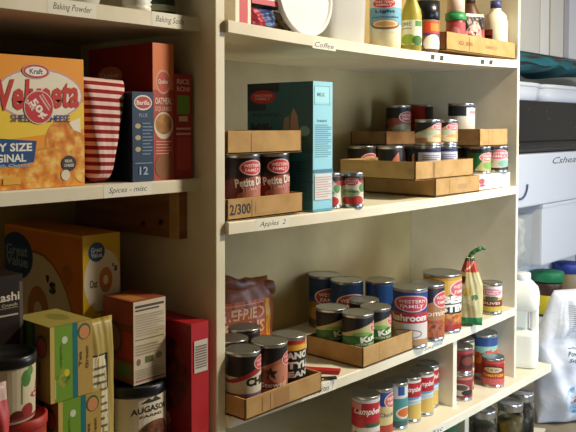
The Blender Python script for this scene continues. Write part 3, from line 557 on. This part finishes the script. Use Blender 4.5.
can('food_can', 'Ranch Style Beans can with black, yellow and red label', 'can', .1645, .0035, zc, .0310, .103, RAN, 8, wrapk='#171412')
cb = can('food_can', 'dark can in the second row of the front tray beside the divider', 'can', .072, .060, zc, .0305, .104, [W_(0, 1, '#231a16'), Ee(.6, .5, .4, .2, '#7a3a2a')], 0, group='dark cans behind the chili can', wrapk='#231a16')
dup(cb, (.142, .098, zc), face(.142, .098, 0), 'dark can at the back of the front tray below the refried beans bag')
# refried beans bag
b = MB(); f = pillow(b, .185, .168, .06, 'm:#8a4a22,#6e3418,18', None, .0016, p=4, taper=.1, seed=12)
b.art([R(.10, .1, .86, .76, '#b4552a'), R(.80, .12, .88, .74, '#d89a34'), T('REFRIED', .50, .60, .56, .14, '#e8b890', bold=.03), T('BEANS', .50, .42, .56, .16, '#e8b890', bold=.03), R(.2, .71, .78, .72, '#d89a60'), R(.2, .31, .78, .32, '#d89a60')], f, .06, .06)
e = empty('beans_bag', (.246, .225, t3(.25, .1)), math.radians(-8)); tag(e, 'brown and orange Refried Beans bag slumped by the divider', 'bag')
c = b.build('bag_body', e)
b = MB()
def fold(u, v):
    a = (u - .5) * .17; q = v * math.pi * 2
    return Vector((a, math.cos(q) * .012 + .004 * math.sin(11 * u) - .010, .176 + .016 * math.sin(q) - .035 * (u) + .003 * math.sin(19 * u + 2)))
b.grid(fold, 24, 10, 'm:#5a2c1a,#7a3c22,#3c1c10,30'); b.build('folded_top', e)
# red ruler and clip
b = MB(); b.box(-.055, .055, -.010, .010, 0, .006, '#b01f24', .0015); o = b.build('red_marker', None, (.292, .052, t3(.29, .08)), math.radians(-60)); tag(o, 'flat red plastic strip lying on the bean shelf', 'ruler')
b = MB(); b.lathe([(.008, 0), (.0085, .001), (.0085, .003), (.007, .0035), (.0001, .0035)], 'dark_tin', 24); b.box(.004, .032, -.006, .006, .0005, .0035, 'dark_tin', .0006)
o = b.build('metal_opener', None, (.262, .008, t3(.26)), math.radians(-40)); tag(o, 'small flat metal opener lying before the red strip', 'can opener')
# kale tray
z = t3(.47, .1)
tray('cardboard_tray', 'cardboard tray of green bean cans in the middle of the bean shelf', .376, .562, -.010, .142, z, .042, [])
zc = z + .0035
KAL = [W_(0, 1, '#1c1416'), W_(0, .25, '#8a3a2c'), G([(-.5, .2), (-.5, .5), (.1, .62), (.7, .86), (1.5, .70), (1.5, .2)], '#c4bc80'), G([(-.5, .2), (-.5, .46), (.2, .56), (.6, .66), (1.0, .50), (1.5, .40), (1.5, .2)], '#2f6a30'), Ee(.2, .42, .26, .10, '#3d7a34'), Ee(.5, .62, .2, .05, '#7fae4c'), T('Kut', .66, .50, .40, .15, '#efead2', bold=.05, rot=8), T('GREEN BEANS', .62, .36, .5, .06, '#d8d4b8')] + logo(.86, .76, .16, .12, '#c84a4c')
k0 = can('bean_can', 'green bean can at the tray front corner, nearest in the kale tray', 'can', .414, .032, zc, .0340, .101, KAL, 16, 'dark_tin', 'green bean cans in the middle tray', wrapk='#1c1416')
k0['label'] = 'green bean can at the nearest front corner of the middle tray'
for (x, y, lb) in ((.4145, .104, 'green bean can at the back left of the middle tray'), (.484, .036, 'green bean can second along the front of the middle tray'), (.522, .096, 'green bean can at the right end of the middle tray')):
    dup(k0, (x, y, zc), face(x, y, 16), lb)
# back row (blue/yellow)
z = t3(.6, .05)
BL = [W_(0, 1, '#1d3a66'), W_(0, .5, '#a88038'), W_(0, .12, '#6a5a3a'), G([(-.5, .5), (-.5, .7), (.2, .6), (.6, .5), (1.0, .6), (1.5, .7), (1.5, .5)], '#274a7c'), Ee(.5, .25, .4, .16, '#c89a50')] + logo(.62, .62, .30, .17, '#a8444c') + [T('Corn', .5, .25, .4, .12, '#5a3a18')]
b0 = can('vegetable_can', 'blue and tan can at the left end of the back row', 'can', .600, .275, z, .0400, .128, BL, 0, 'dark_tin', 'blue and tan cans in the back row', wrapk='#1d3a66')
dup(b0, (.584, .193, z), face(.584, .193, 0), 'blue and tan can with emblem, second in the back row')
can('vegetable_can', 'bright blue topped can behind the mushroom soup can', 'can', .642, .137, z, .0360, .126, [W_(0, 1, '#1f4f94'), W_(0, .45, '#c8a048'), G([(-.5, .45), (.6, .45), (1.2, .9), (1.5, .45)], '#16305c')], 0, wrapk='#1f4f94')
z = t3(.6)
MUSH = [W_(0, 1, '#1f3f86'), W_(.0, .62, '#d8cfc8'), W_(.42, .62, '#b82c30'), T('Mushroom', .38, .52, .9, .13, '#f0e8e0', bold=.04), Ee(.4, .22, .3, .09, '#8a6a74'), Ee(.4, .22, .27, .07, '#e0d4cc'), Ee(.6, .02, .5, .1, '#b88a5a')] + logo(.50, .79, .34, .14, '#c8485a')
can('soup_can', 'mushroom soup can with blue, red and white label', 'can', .592, .018, t3(.59), .0395, .134, MUSH, 8, wrapk='#d8cfc8')
HOM = [W_(0, 1, '#2a1a2c'), G([(-.5, 0), (-.5, .4), (.2, .6), (.6, .75), (1.5, .9), (1.5, 0)], '#b07848'), Ee(.5, .12, .7, .2, 'm:#8a3a20,#b8683a,#5c2414,90'), T('Hominy', .62, .48, .7, .15, '#efe4d4', bold=.01), T('Beans', .6, .34, .4, .08, '#a83028')] + logo(.80, .76, .22, .15, '#c84a50')
can('food_can', 'brown and orange hominy can left of the beef stew', 'can', .6708, .019, t3(.67), .0385, .130, HOM, 8, wrapk='#c08a5a')
STEW = [W_(0, 1, '#c8922c'), W_(.30, .68, '#16120f'), G([(.2, .95), (.2, .66), (.55, .66), (.9, .95)], '#e0b040'), Ee(.6, .10, .6, .22, 'm:#8a3418,#b8602c,#d89a4a,80'), R(-.5, .0, 1.5, .1, '#a82a20'), T('BEEF', .74, .585, .62, .15, '#f0ece0', bold=.07), T('STEW', .74, .415, .62, .15, '#f0ece0', bold=.07), T('thick gravy', .62, .29, .6, .06, '#d8b040')] + logo(.84, .78, .24, .15, '#c85a5c')
can('stew_can', 'large beef stew can, biggest can on the bean shelf', 'can', .7585, .034, t3(.75), .0470, .140, STEW, 8, wrapk='#c8922c')
# pouch with green base
e = empty('vegetable_pouch', (.832, -.000, t3(.83)), face(.832, 0, 0) ); tag(e, 'yellow upright bag with red top and green twisted tie', 'pouch')
b = MB()
def kf(u, v): return '#1f7a44' if v < .13 else ('#b8402c' if .78 < v < .93 else ('#2f3020' if .93 <= v < .96 else '#c8bc84'))
f = pillow(b, .064, .172, .042, '#c8bc84', kf, .0012, p=3.5, taper=.72, seed=6, foot=.8, nv=46)
b.art([Ee(.55, .4, .26, .1, '#d8c890'), Ee(.7, .42, .12, .05, '#4f7a34'), Ee(.4, .5, .16, .06, '#c8b050'), Ee(.35, .28, .2, .06, '#b8a870'), R(.1, .62, .3, .72, '#2a2a20'), T('Veggie', .5, .86, .7, .05, '#e8d8c0', rot=12)], f, .08, .05)
b.build('pouch_body', e)
b = MB(); pts = [Vector((0, 0, .168)), Vector((.004, 0, .178)), Vector((.014, 0, .186)), Vector((.026, 0, .192)), Vector((.036, 0, .192))]
for i in range(4):
    dn = .0055 if i < 3 else .004
    t = bmesh.new(); bmesh.ops.create_cone(t, cap_ends=True, segments=10, radius1=dn, radius2=dn, depth=(pts[i + 1] - pts[i]).length * 1.3)
    q = (pts[i + 1] - pts[i]).to_track_quat('Z', 'Y').to_matrix().to_4x4(); q.translation = (pts[i] + pts[i + 1]) / 2
    b.merge(t, '#2f6a3a', q, True)
b.build('twist_tie', e)
SM = [W_(0, 1, '#c8b040'), W_(.55, 1, '#d8cccc'), W_(.2, .45, '#7a2024'), Ee(.5, .52, .22, .1, '#4a5a2a'), T('OLIVES', .5, .33, .6, .1, '#e0d0b0')] + logo(.5, .76, .34, .14, '#d07a88')
can('small_can', 'small yellow and pink label can at the right end of the bean shelf', 'can', .978, .016, t3(.97), .0275, .081, SM, 0, wrapk='#c8b040')
# ================================================================== T4
t4 = Z4 + TH + .0006
CAMP = [W_(0, 1, '#d2ccc0'), W_(.5, .93, '#b3202a'), W_(.93, 1, '#c8c8c8'), G([(-.5, .5), (-.5, .4), (.3, .34), (.8, .42), (1.5, .5)], '#b3202a'), T("Campbell's", .56, .72, .80, .20, '#f0e8e0', bold=.02, shear=.4), R(.45, .36, .95, .45, '#3a5a3c'), T('TOMATO', .5, .18, .7, .12, '#b3303a', bold=.03), R(.05, .78, .35, .92, '#d88a8c')]
can('soup_can', "red and white Campbell's soup can, nearest on the lower shelf", 'can', .449, .036, t4, .0310, .106, CAMP, 10, 'dark_tin', wrapk='#d2ccc0')
can('soup_can', 'yellow soup can with blue top band behind the red one', 'can', .5085, .038, t4, .0270, .106, [W_(0, 1, '#cfbf84'), W_(.66, 1, '#27508e'), W_(.0, .2, '#a8382c'), T('Chicken', .7, .45, .6, .1, '#3a4a6a')] + logo(.8, .78, .24, .17, '#c86a5a'), 10, 'dark_tin', wrapk='#cfbf84')
can('soup_can', 'teal and white soup can with a bowl pictured', 'can', .5645, .036, t4, .0270, .105, [W_(0, 1, '#4a8a8a'), W_(.7, 1, '#c8d0cc'), R(.5, .78, .7, 1, '#2a4a8a'), Ee(.72, .33, .28, .15, '#d8d4c0'), Ee(.72, .34, .22, .11, '#c86a30'), R(-.5, 0, 1.5, .14, '#3a5a5c')], 10, 'dark_tin', wrapk='#4a8a8a')
NOOD = [W_(0, 1, '#d6d2c6'), W_(.58, .95, '#b3202a'), G([(-.5, .58), (-.5, .5), (.4, .5), (1.0, .56), (1.5, .5), (1.5, .58)], '#6a9ac0'), Ee(.7, .2, .4, .2, '#cfae5a'), T("Campbell's", .60, .77, .74, .18, '#f0e8e0', bold=.02, shear=.4), R(-.5, .42, 1.5, .48, '#a8c4d4')]
c0 = can('soup_can', "Campbell's noodle soup can just right of the teal can", 'can', .620, .036, t4, .0270, .104, NOOD, 10, 'dark_tin', "Campbell's noodle soup cans", wrapk='#d6d2c6')
dup(c0, (.6755, .036, t4), face(.6755, .036, 10), "Campbell's noodle soup can in the middle of its three")
dup(c0, (.7272, .054, t4), face(.7272, .054, 10), "Campbell's noodle soup can touching the small divider")
z = t4
MEAT = [W_(0, 1, '#8a2a2c'), R(.1, .2, .35, .75, '#a8b8c8'), G([(.4, .1), (.5, .8), (.9, .9), (1.1, .4), (.9, .1)], '#4a1c18'), Ee(.7, .5, .2, .2, '#7a3a2c'), W_(.86, 1, '#a83838')]
can('small_can', 'small dark red can, upper of the stacked pair beside the small divider', 'can', .828, .018, z + .0664, .0275, .066, MEAT, 0, wrapk='#8a2a2c')
can('small_can', 'small can with a dark animal pictured, lower of the stacked pair', 'can', .828, .018, z, .0275, .066, [W_(0, 1, '#8e3434'), Ee(.45, .4, .3, .3, '#c8b8a8'), Ee(.5, .5, .2, .14, '#5a4a40'), Ee(.7, .25, .2, .14, '#2c2422'), W_(.88, 1, '#c87a6a')], 0, wrapk='#8e3434')
TAN = [W_(0, 1, '#b89a62'), W_(.3, .6, '#8a4a3a'), W_(.85, 1, '#d8cca0')]
ct = can('small_can', 'tan label can behind the small stacked pair, upper one', 'can', .893, .052, z + .0665, .0300, .066, TAN, 0, group='tan cans behind the small stacked pair', wrapk='#b89a62')
dup(ct, (.893, .052, z), face(.893, .052, 0), 'tan label can behind the small stacked pair, lower one')
BIG = [W_(0, 1, '#c8c4bc'), W_(.78, 1, '#2a4a80'), G([(-.5, .62), (-.5, .78), (1.5, .78), (1.5, .62), (.5, .55)], '#8fb8a8'), T('Nalley', .62, .56, .9, .24, '#d8501e', bold=.08, rot=10), G([(.2, .3), (.3, .5), (.8, .55), (1.3, .4), (1.3, .3)], '#d8761e'), R(-.5, .1, .6, .35, '#a83a30')]
can('large_can', 'tall can with blue top and orange lettering by the side panel', 'can', 1.018, .060, z, .0385, .122, BIG, 0, 'dark_tin', wrapk='#c8c4bc')
TOMS = [W_(0, 1, '#b02420'), Ee(.5, .66, .36, .16, '#3a2018'), Ee(.5, .64, .3, .12, '#c8b890'), T('S & W', .5, .64, .34, .08, '#7a1c18'), T('TOMATOES', .5, .4, .7, .12, '#e8c040', bold=.03), Ee(.5, .12, .6, .16, '#c8605a'), W_(.9, 1, '#c84a40')]
can('small_can', 'red tomato can with yellow lettering in front of the tall can', 'can', .972, .006, z, .0290, .076, TOMS, 0, wrapk='#b02420')
can('small_can', 'dark short can between the tan cans and the red tomato can', 'can', .953, .086, z, .0275, .110, [W_(0, 1, '#4a6a4c'), W_(.0, .5, '#8a3a30')], 0, 'dark_tin', wrapk='#4a6a4c')
# milk jug
e = empty('milk_jug', (1.190, .030, t4), face(1.190, .030, -6) ); tag(e, 'white plastic milk jug standing at the right end of the lower shelf', 'jug')
b = MB(); hw = .046
t = bmesh.new()
prof = [(.040, 0), (.045, .004), (.046, .02), (.046, .09), (.0455, .135), (.046, .16), (.046, .20), (.040, .222), (.026, .236), (.021, .242)]
b.lathe([(r * .98, zz) for r, zz in prof[:4]] + [(.045, .098), (.0001, .104)], 'milk_plastic', 40, sq=5)
b.lathe([(.0001, .158), (.040, .162), (.046, .170), (.046, .205), (.042, .222), (.028, .238), (.0215, .244), (.0001, .2445)], 'milk_plastic', 40, sq=5)
b.box(-.045, .018, -.004, .043, .090, .172, 'milk_plastic', .006)   # hollow side wall left of the grip
b.build('jug_body', e)
b = MB(); b.box(.026, .0452, -.013, .013, .088, .176, 'milk_plastic', .006); b.build('handle', e)
b = MB(); b.lathe([(.022, .243), (.023, .245), (.023, .262), (.021, .264), (.0001, .264)], 'white_plastic', 32); b.build('lid', e)
# below T4
b_ = ZF
GC = [W_(0, 1, '#2a6a44'), W_(.8, 1, '#2a5a3c'), T('Crisco', .6, .6, .7, .2, '#d8e0d0', bold=.03)]
g0 = can('small_can', 'green label can under the lower shelf, upper of two', 'can', .766, .030, ZF + .0955, .0310, .095, GC, 8, 'dark_tin', 'green cans under the lower shelf', wrapk='#2a6a44')
dup(g0, (.766, .030, ZF), face(.766, .03, 8), 'green label can on the floor, lower of two')
def mason(x, y, fill, label):
    e = empty('mason_jar', (x, y, ZF), face(x, y)); tag(e, label, 'jar', 'glass canning jars on the floor')
    b = MB(); b.lathe([(.030, 0), (.034, .003), (.0345, .02), (.0345, .125), (.032, .138), (.030, .145), (.030, .152), (.0285, .152), (.0285, .146), (.0305, .137), (.033, .124), (.033, .006), (.0001, .005)], 'glass', 40); b.build('glass_body', e)
    b = MB(); b.lathe([(.029, .0062), (.0325, .008), (.0325, .118), (.0001, .119)], fill, 36); b.build('jar_contents', e)
    b = MB(); b.lathe([(.0325, .143), (.0335, .144), (.0335, .148), (.033, .150), (.0335, .152), (.0335, .160), (.0325, .163), (.027, .1635), (.026, .1625), (.0001, .1625)], 'tin', 44); b.build('lid', e)
mason(.968, .030, 'm:#3a3018,#1c180e,60', 'leftmost glass canning jar with dark contents and silver lid')
mason(1.062, .0, 'm:#8a7028,#5a4818,60', 'middle glass canning jar with yellow-brown contents and silver lid')
mason(1.155, .012, '#1c0c12', 'rightmost glass canning jar with dark purple contents and silver lid')
# ================================================================== RIGHT OF THE SHELVES
b = MB(); f = pillow(b, .24, .20, .12, 'dark_bag', None, .01, p=3, seed=17)
o = b.build('plastic_bag', None, (1.235, .262, ZF + .0)); tag(o, 'dark grey crumpled plastic bag on the floor behind the jars', 'bag')
b = MB()
def sheet(u, v): return Vector((-.055 + .11 * u, -.08 + .16 * v, .002 + .008 * math.sin(5 * u) * v + (.03 * max(0, v - .7))))
b.grid(sheet, 12, 8, '#d8d2c0'); b.grid(lambda u, v: sheet(1 - u, v) - Vector((0, 0, .0012)), 12, 8, '#d8d2c0')
o = b.build('paper_sheet', None, (1.262, .08, ZF + .0005), .3); tag(o, 'cream sheet of paper on the floor right of the jars', 'paper')
# flour bag
YB = .30
BZ = (-.335, -.118, .115, .310, .503, .572, .64)
def W2(x0, x1, y0, y1, z0, z1, k, bev=.006): b = MB(); b.box(x0, x1, y0, y1, z0, z1, k, bev); return b
o = W2(1.50, 2.50, YB + .0, .66, ZF, BZ[0], 'cool_plastic').build('storage_box'); tag(o, 'white storage box at the bottom of the pile right of the shelves', 'box', 'white storage boxes in the pile')
o = W2(1.52, 2.50, YB + .10, .66, BZ[0], BZ[1], 'cool_plastic').build('storage_box'); tag(o, 'white storage box behind the green and blue lidded jars', 'box', 'white storage boxes in the pile')
e = empty('storage_box', (1.9, .5, BZ[1])); tag(e, 'large plain white box right of the glass vase', 'box', 'white storage boxes in the pile')
b = W2(1.925 - 1.9, .6, YB - .5, .16, 0, BZ[2] - BZ[1], 'cool_plastic', .008); b.build('box_body', e)
b = MB(); b.box(.02, .605, YB - .505, .162, BZ[2] - BZ[1] - .012, BZ[2] - BZ[1] - .0006, 'cool_plastic', .002); b.build('lid', e)
e = empty('storage_box', (1.9, .5, BZ[2])); tag(e, 'wide white box with handwritten word near its top edge', 'box', 'white storage boxes in the pile')
h = BZ[3] - BZ[2]; b = W2(-.40, .6, YB - .5, .16, .001, h, 'cool_plastic', .008)
b.art([T('Cshearing', .70, .82, .38, .17, '#23232c', bold=.0, shear=.4)], lambda u, v, o: Vector((-.40 + u, YB - .5 - o, v * h)), 0); b.build('box_body', e)
b = MB(); pts = []
t = bmesh.new()
for i in range(13):
    a = -math.pi * .55 * i / 12
    pts.append(Vector((-.17 + .055 * math.cos(a), YB - .5 - .004, .085 + .05 * math.sin(a))))
for i in range(12):
    t = bmesh.new(); bmesh.ops.create_cone(t, cap_ends=True, segments=8, radius1=.0035, radius2=.0035, depth=(pts[i + 1] - pts[i]).length * 1.2)
    q = (pts[i + 1] - pts[i]).to_track_quat('Z', 'Y').to_matrix().to_4x4(); q.translation = (pts[i] + pts[i + 1]) / 2; b.merge(t, '#4a4e78', q, True)
b.build('handle', e)
e = empty('glass_vase', (1.815, YB + .075, BZ[1])); tag(e, 'clear square glass container left of the plain white box', 'vase')
b = MB(); b.lathe([(.060, 0), (.064, .003), (.066, .20), (.068, .205), (.062, .205), (.060, .012), (.0001, .010)], 'clear_plastic', 40, sq=6); b.build('glass_body', e)
b = MB(); f = pillow(b, .10, .18, .085, 'm:#e8e6da,#b9b6a8,18', None, .006, p=4, seed=40); c = b.build('paper_filling', e, (0, 0, .013))
c['label'] = 'crumpled white filling'
# black speckled roaster
named('speckled_enamel', '#131318', .25)
m = MC['speckled_enamel']; nt = m.node_tree; bs = nt.nodes['Principled BSDF']
tc = nt.nodes.new('ShaderNodeTexCoord'); vo = nt.nodes.new('ShaderNodeTexVoronoi'); vo.inputs['Scale'].default_value = 38
rp = nt.nodes.new('ShaderNodeValToRGB'); rp.color_ramp.elements[0].color = rgb('#77726a'); rp.color_ramp.elements[0].position = .05; rp.color_ramp.elements[1].color = rgb('#18161a'); rp.color_ramp.elements[1].position = .11
nt.links.new(tc.outputs['Object'], vo.inputs['Vector']); nt.links.new(vo.outputs['Distance'], rp.inputs['Fac']); nt.links.new(rp.outputs['Color'], bs.inputs['Base Color'])
e = empty('roasting_pan', (2.0, .48, BZ[3])); tag(e, 'black speckled enamel pan on the box with handwriting', 'roasting pan')
b = MB(); b.lathe([(.38, 0), (.44, .012), (.455, .03), (.47, .19), (.48, .193), (.46, .193), (.43, .02), (.0001, .016)], 'speckled_enamel', 64, sq=8, sy=.385); b.build('pan_body', e)
b = MB(); b.lathe([(.447, .026), (.462, .028), (.464, .040), (.457, .043)], 'black_enamel', 64, sq=8, sy=.40); b.build('rim', e)
e = empty('food_container', (1.722, .46, BZ[4] + .001)); tag(e, 'smaller white lidded container on the black pan, left of its neighbour', 'container', 'white containers on the black pan')
def cont(e, w, hh):
    b = MB(); b.lathe([(w * .47, 0), (w * .49, .004), (w * .5, hh), (.0001, hh)], 'cool_plastic', 40, sq=9, sy=.30 / w); b.build('container_body', e)
    b = MB(); b.lathe([(w * .5, hh), (w * .515, hh + .002), (w * .515, hh + .014), (w * .5, hh + .016), (.0001, hh + .016)], 'white_plastic', 40, sq=9, sy=.30 / w); b.build('lid', e)
cont(e, .44, .052)
e = empty('food_container', (2.200, .46, BZ[4] + .001)); tag(e, 'wider white lidded container on the black pan at the right edge', 'container', 'white containers on the black pan')
cont(e, .47, .052)
b = MB()
def cloth(u, v, top_=True):
    a = 2 * math.pi * v
    edge = .048 + .018 * math.sin(6 * u + .7) + .008 * math.sin(17 * u)
    return Vector((-.46 + .92 * u, -.165 * math.cos(a) * (1 - .1 * math.sin(9 * u)), .062 + (.050 if math.sin(a) > 0 else .044 * (.7 + .5 * math.sin(5 * u + 1))) * math.sin(a) + .006 * math.sin(25 * u + 3 * a)))
b.grid(cloth, 60, 24, 'teal_cloth', kf=lambda u, v: '#1e1c26' if .05 < v < .12 or (.93 < v < .97 and u < .5) else 'teal_cloth')
o = b.build('teal_bag', None, (1.94, .46, BZ[4] + .0745)); tag(o, 'folded teal cloth bag with black straps on the white containers', 'bag')
zb_ = BZ[4] + .197
for i, (xa, xb, k, lb) in enumerate(((1.70, 2.100, '#cbc6bb', 'wide beige board standing upright beside the side panel'), (2.108, 2.190, '#dcd8d0', 'narrow pale board second from the side panel'), (2.204, 2.380, '#d2ccc2', 'pale beige board third from the side panel'))):
    b = MB(); b.box(-(xb - xa) / 2, (xb - xa) / 2, 0, .03, 0, .62, k, .003)
    if i == 2: b.box((xb - xa) / 2 - .05, (xb - xa) / 2 - .004, -.006, 0, 0, .62, '#a9a3a8', .002)
    o = b.build('upright_board', None, ((xa + xb) / 2, .40, zb_)); tag(o, lb, 'board', 'boards standing on the teal bag')
e = empty('binder', (2.470, .40, zb_)); tag(e, 'pale blue topped white binder cut by the right edge', 'binder')
b = MB(); b.box(-.085, .085, 0, .05, 0, .42, '#d3d2d6', .006); b.build('binder_body', e)
b = MB(); b.box(-.087, .087, -.002, .052, .42, .455, '#8fb0b0', .004); b.box(-.085, .085, 0, .05, .455, .6, '#b8bcc4', .004); b.build('binder_top', e)
# jars behind flour bag
e = empty('food_jar', (2.07, YB + .045 - .0, BZ[0]), face(2.07, .33)); 
e.location = (2.06, .333, BZ[0] + .001); tag(e, 'brown food jar with green lid and yellow label behind the white bag', 'jar')
b = MB(); b.lathe([(.042, 0), (.045, .003), (.045, .085), (.047, .11), (.047, .125), (.040, .138), (.0001, .138)], '#3a2014', 44, sx=1.15, sy=1); b.build('jar_body', e)
b = MB(); b.lathe([(.0458, .01), (.0462, .0102), (.0462, .084), (.0458, .0842)], '#c8b41e', 44, sx=1.15); b.build('paper_label', e)
b = MB(); b.lathe([(.050, .137), (.052, .139), (.052, .172), (.050, .175), (.0001, .176)], '#177a4c', 44, sx=1.15); b.build('lid', e)
e = empty('food_jar', (2.27, .338, BZ[0] + .001), 0); tag(e, 'jar with blue lid at the right edge behind the white bag', 'jar')
b = MB(); b.lathe([(.05, 0), (.053, .003), (.053, .14), (.048, .145), (.0001, .145)], '#8a7a5a', 44); b.build('jar_body', e)
b = MB(); b.lathe([(.056, .142), (.058, .144), (.058, .178), (.056, .18), (.0001, .181)], '#2a3f9a', 44); b.build('lid', e)
# flour bag
e = empty('flour_bag', (1.485, -.02, ZF), math.radians(-32)); tag(e, 'big white flour bag with red and blue emblem at the lower right', 'bag')
b = MB(); f = pillow(b, .34, .41, .15, 'bag_plastic', None, .0085, p=2.6, taper=.45, low=.12, seed=5, nu=60, nv=60)
BLU_ = 'm:#7ab0d4,#c4d8e6,#4a90c0,40'
b.art([Ee(.36, .21, .17, .115, BLU_), Ee(.36, .215, .10, .045, '#d8dce4'), Ee(.36, .215, .088, .038, '#b84858'), Ee(.36, .215, .055, .02, '#8a9a9a'), T('Powder', .32, .56, .17, .035, '#3a3a44', bold=.02, shear=.3), T('Sugar', .32, .51, .17, .035, '#3a3a44', bold=.02, shear=.3), T('white', .31, .60, .14, .016, '#55586a'), R(.10, .67, .4, .93, '#c9cdd6')] + lines(.2, .38, .69, .91, 16, '#8f93a4', .35), f, .05, .04)
b.build('bag_body', e)
# ------------------------------------------------------------------ camera
y_, p_, r_ = CAM['yaw'], CAM['pitch'], CAM['roll']
fw = Vector((math.sin(y_) * math.cos(p_), math.cos(y_) * math.cos(p_), -math.sin(p_)))
rt = Vector((math.cos(y_), -math.sin(y_), 0)); upv = rt.cross(fw)
R_, U_ = math.cos(r_) * rt + math.sin(r_) * upv, -math.sin(r_) * rt + math.cos(r_) * upv
cd = bpy.data.cameras.new('camera'); co = bpy.data.objects.new('camera', cd); COL.objects.link(co)
M = Matrix((R_, U_, -fw)).transposed().to_4x4(); M.translation = CL; co.matrix_world = M
cd.sensor_width = 36; cd.lens = CAM['f'] / 576 * 36; cd.clip_start = .02
cd.shift_x = (288 - CAM['px']) / 576; cd.shift_y = (CAM['py'] - 216) / 576
SC.camera = co
# ------------------------------------------------------------------ light
def area(name, loc, target, size, power, col):
    l = bpy.data.lights.new(name, 'AREA'); l.shape = 'DISK'; l.size = size; l.energy = power; l.color = col
    o = bpy.data.objects.new(name, l); COL.objects.link(o); o.location = loc
    o.rotation_euler = (Vector(target) - Vector(loc)).to_track_quat('-Z', 'Y').to_euler(); return o
area('ceiling_lamp', (1.0, -.80, 1.20), (.6, .1, .2), .22, 29, (1, .87, .64))
area('window_daylight', (2.2, -1.5, .5), (1.4, .2, .0), .8, 21, (.74, .85, 1))
area('front_daylight', (.70, -1.55, .05), (1.15, .1, -.05), .5, 3.6, (.62, .80, 1)); bpy.data.lights['front_daylight'].spread = math.radians(70)
w = bpy.data.worlds.new('world'); SC.world = w; w.use_nodes = True
w.node_tree.nodes['Background'].inputs[0].default_value = (1, .76, .48, 1); w.node_tree.nodes['Background'].inputs[1].default_value = .05
SC.view_settings.view_transform = 'Standard'; SC.view_settings.look = 'None'; SC.view_settings.exposure = 0; SC.view_settings.gamma = 1
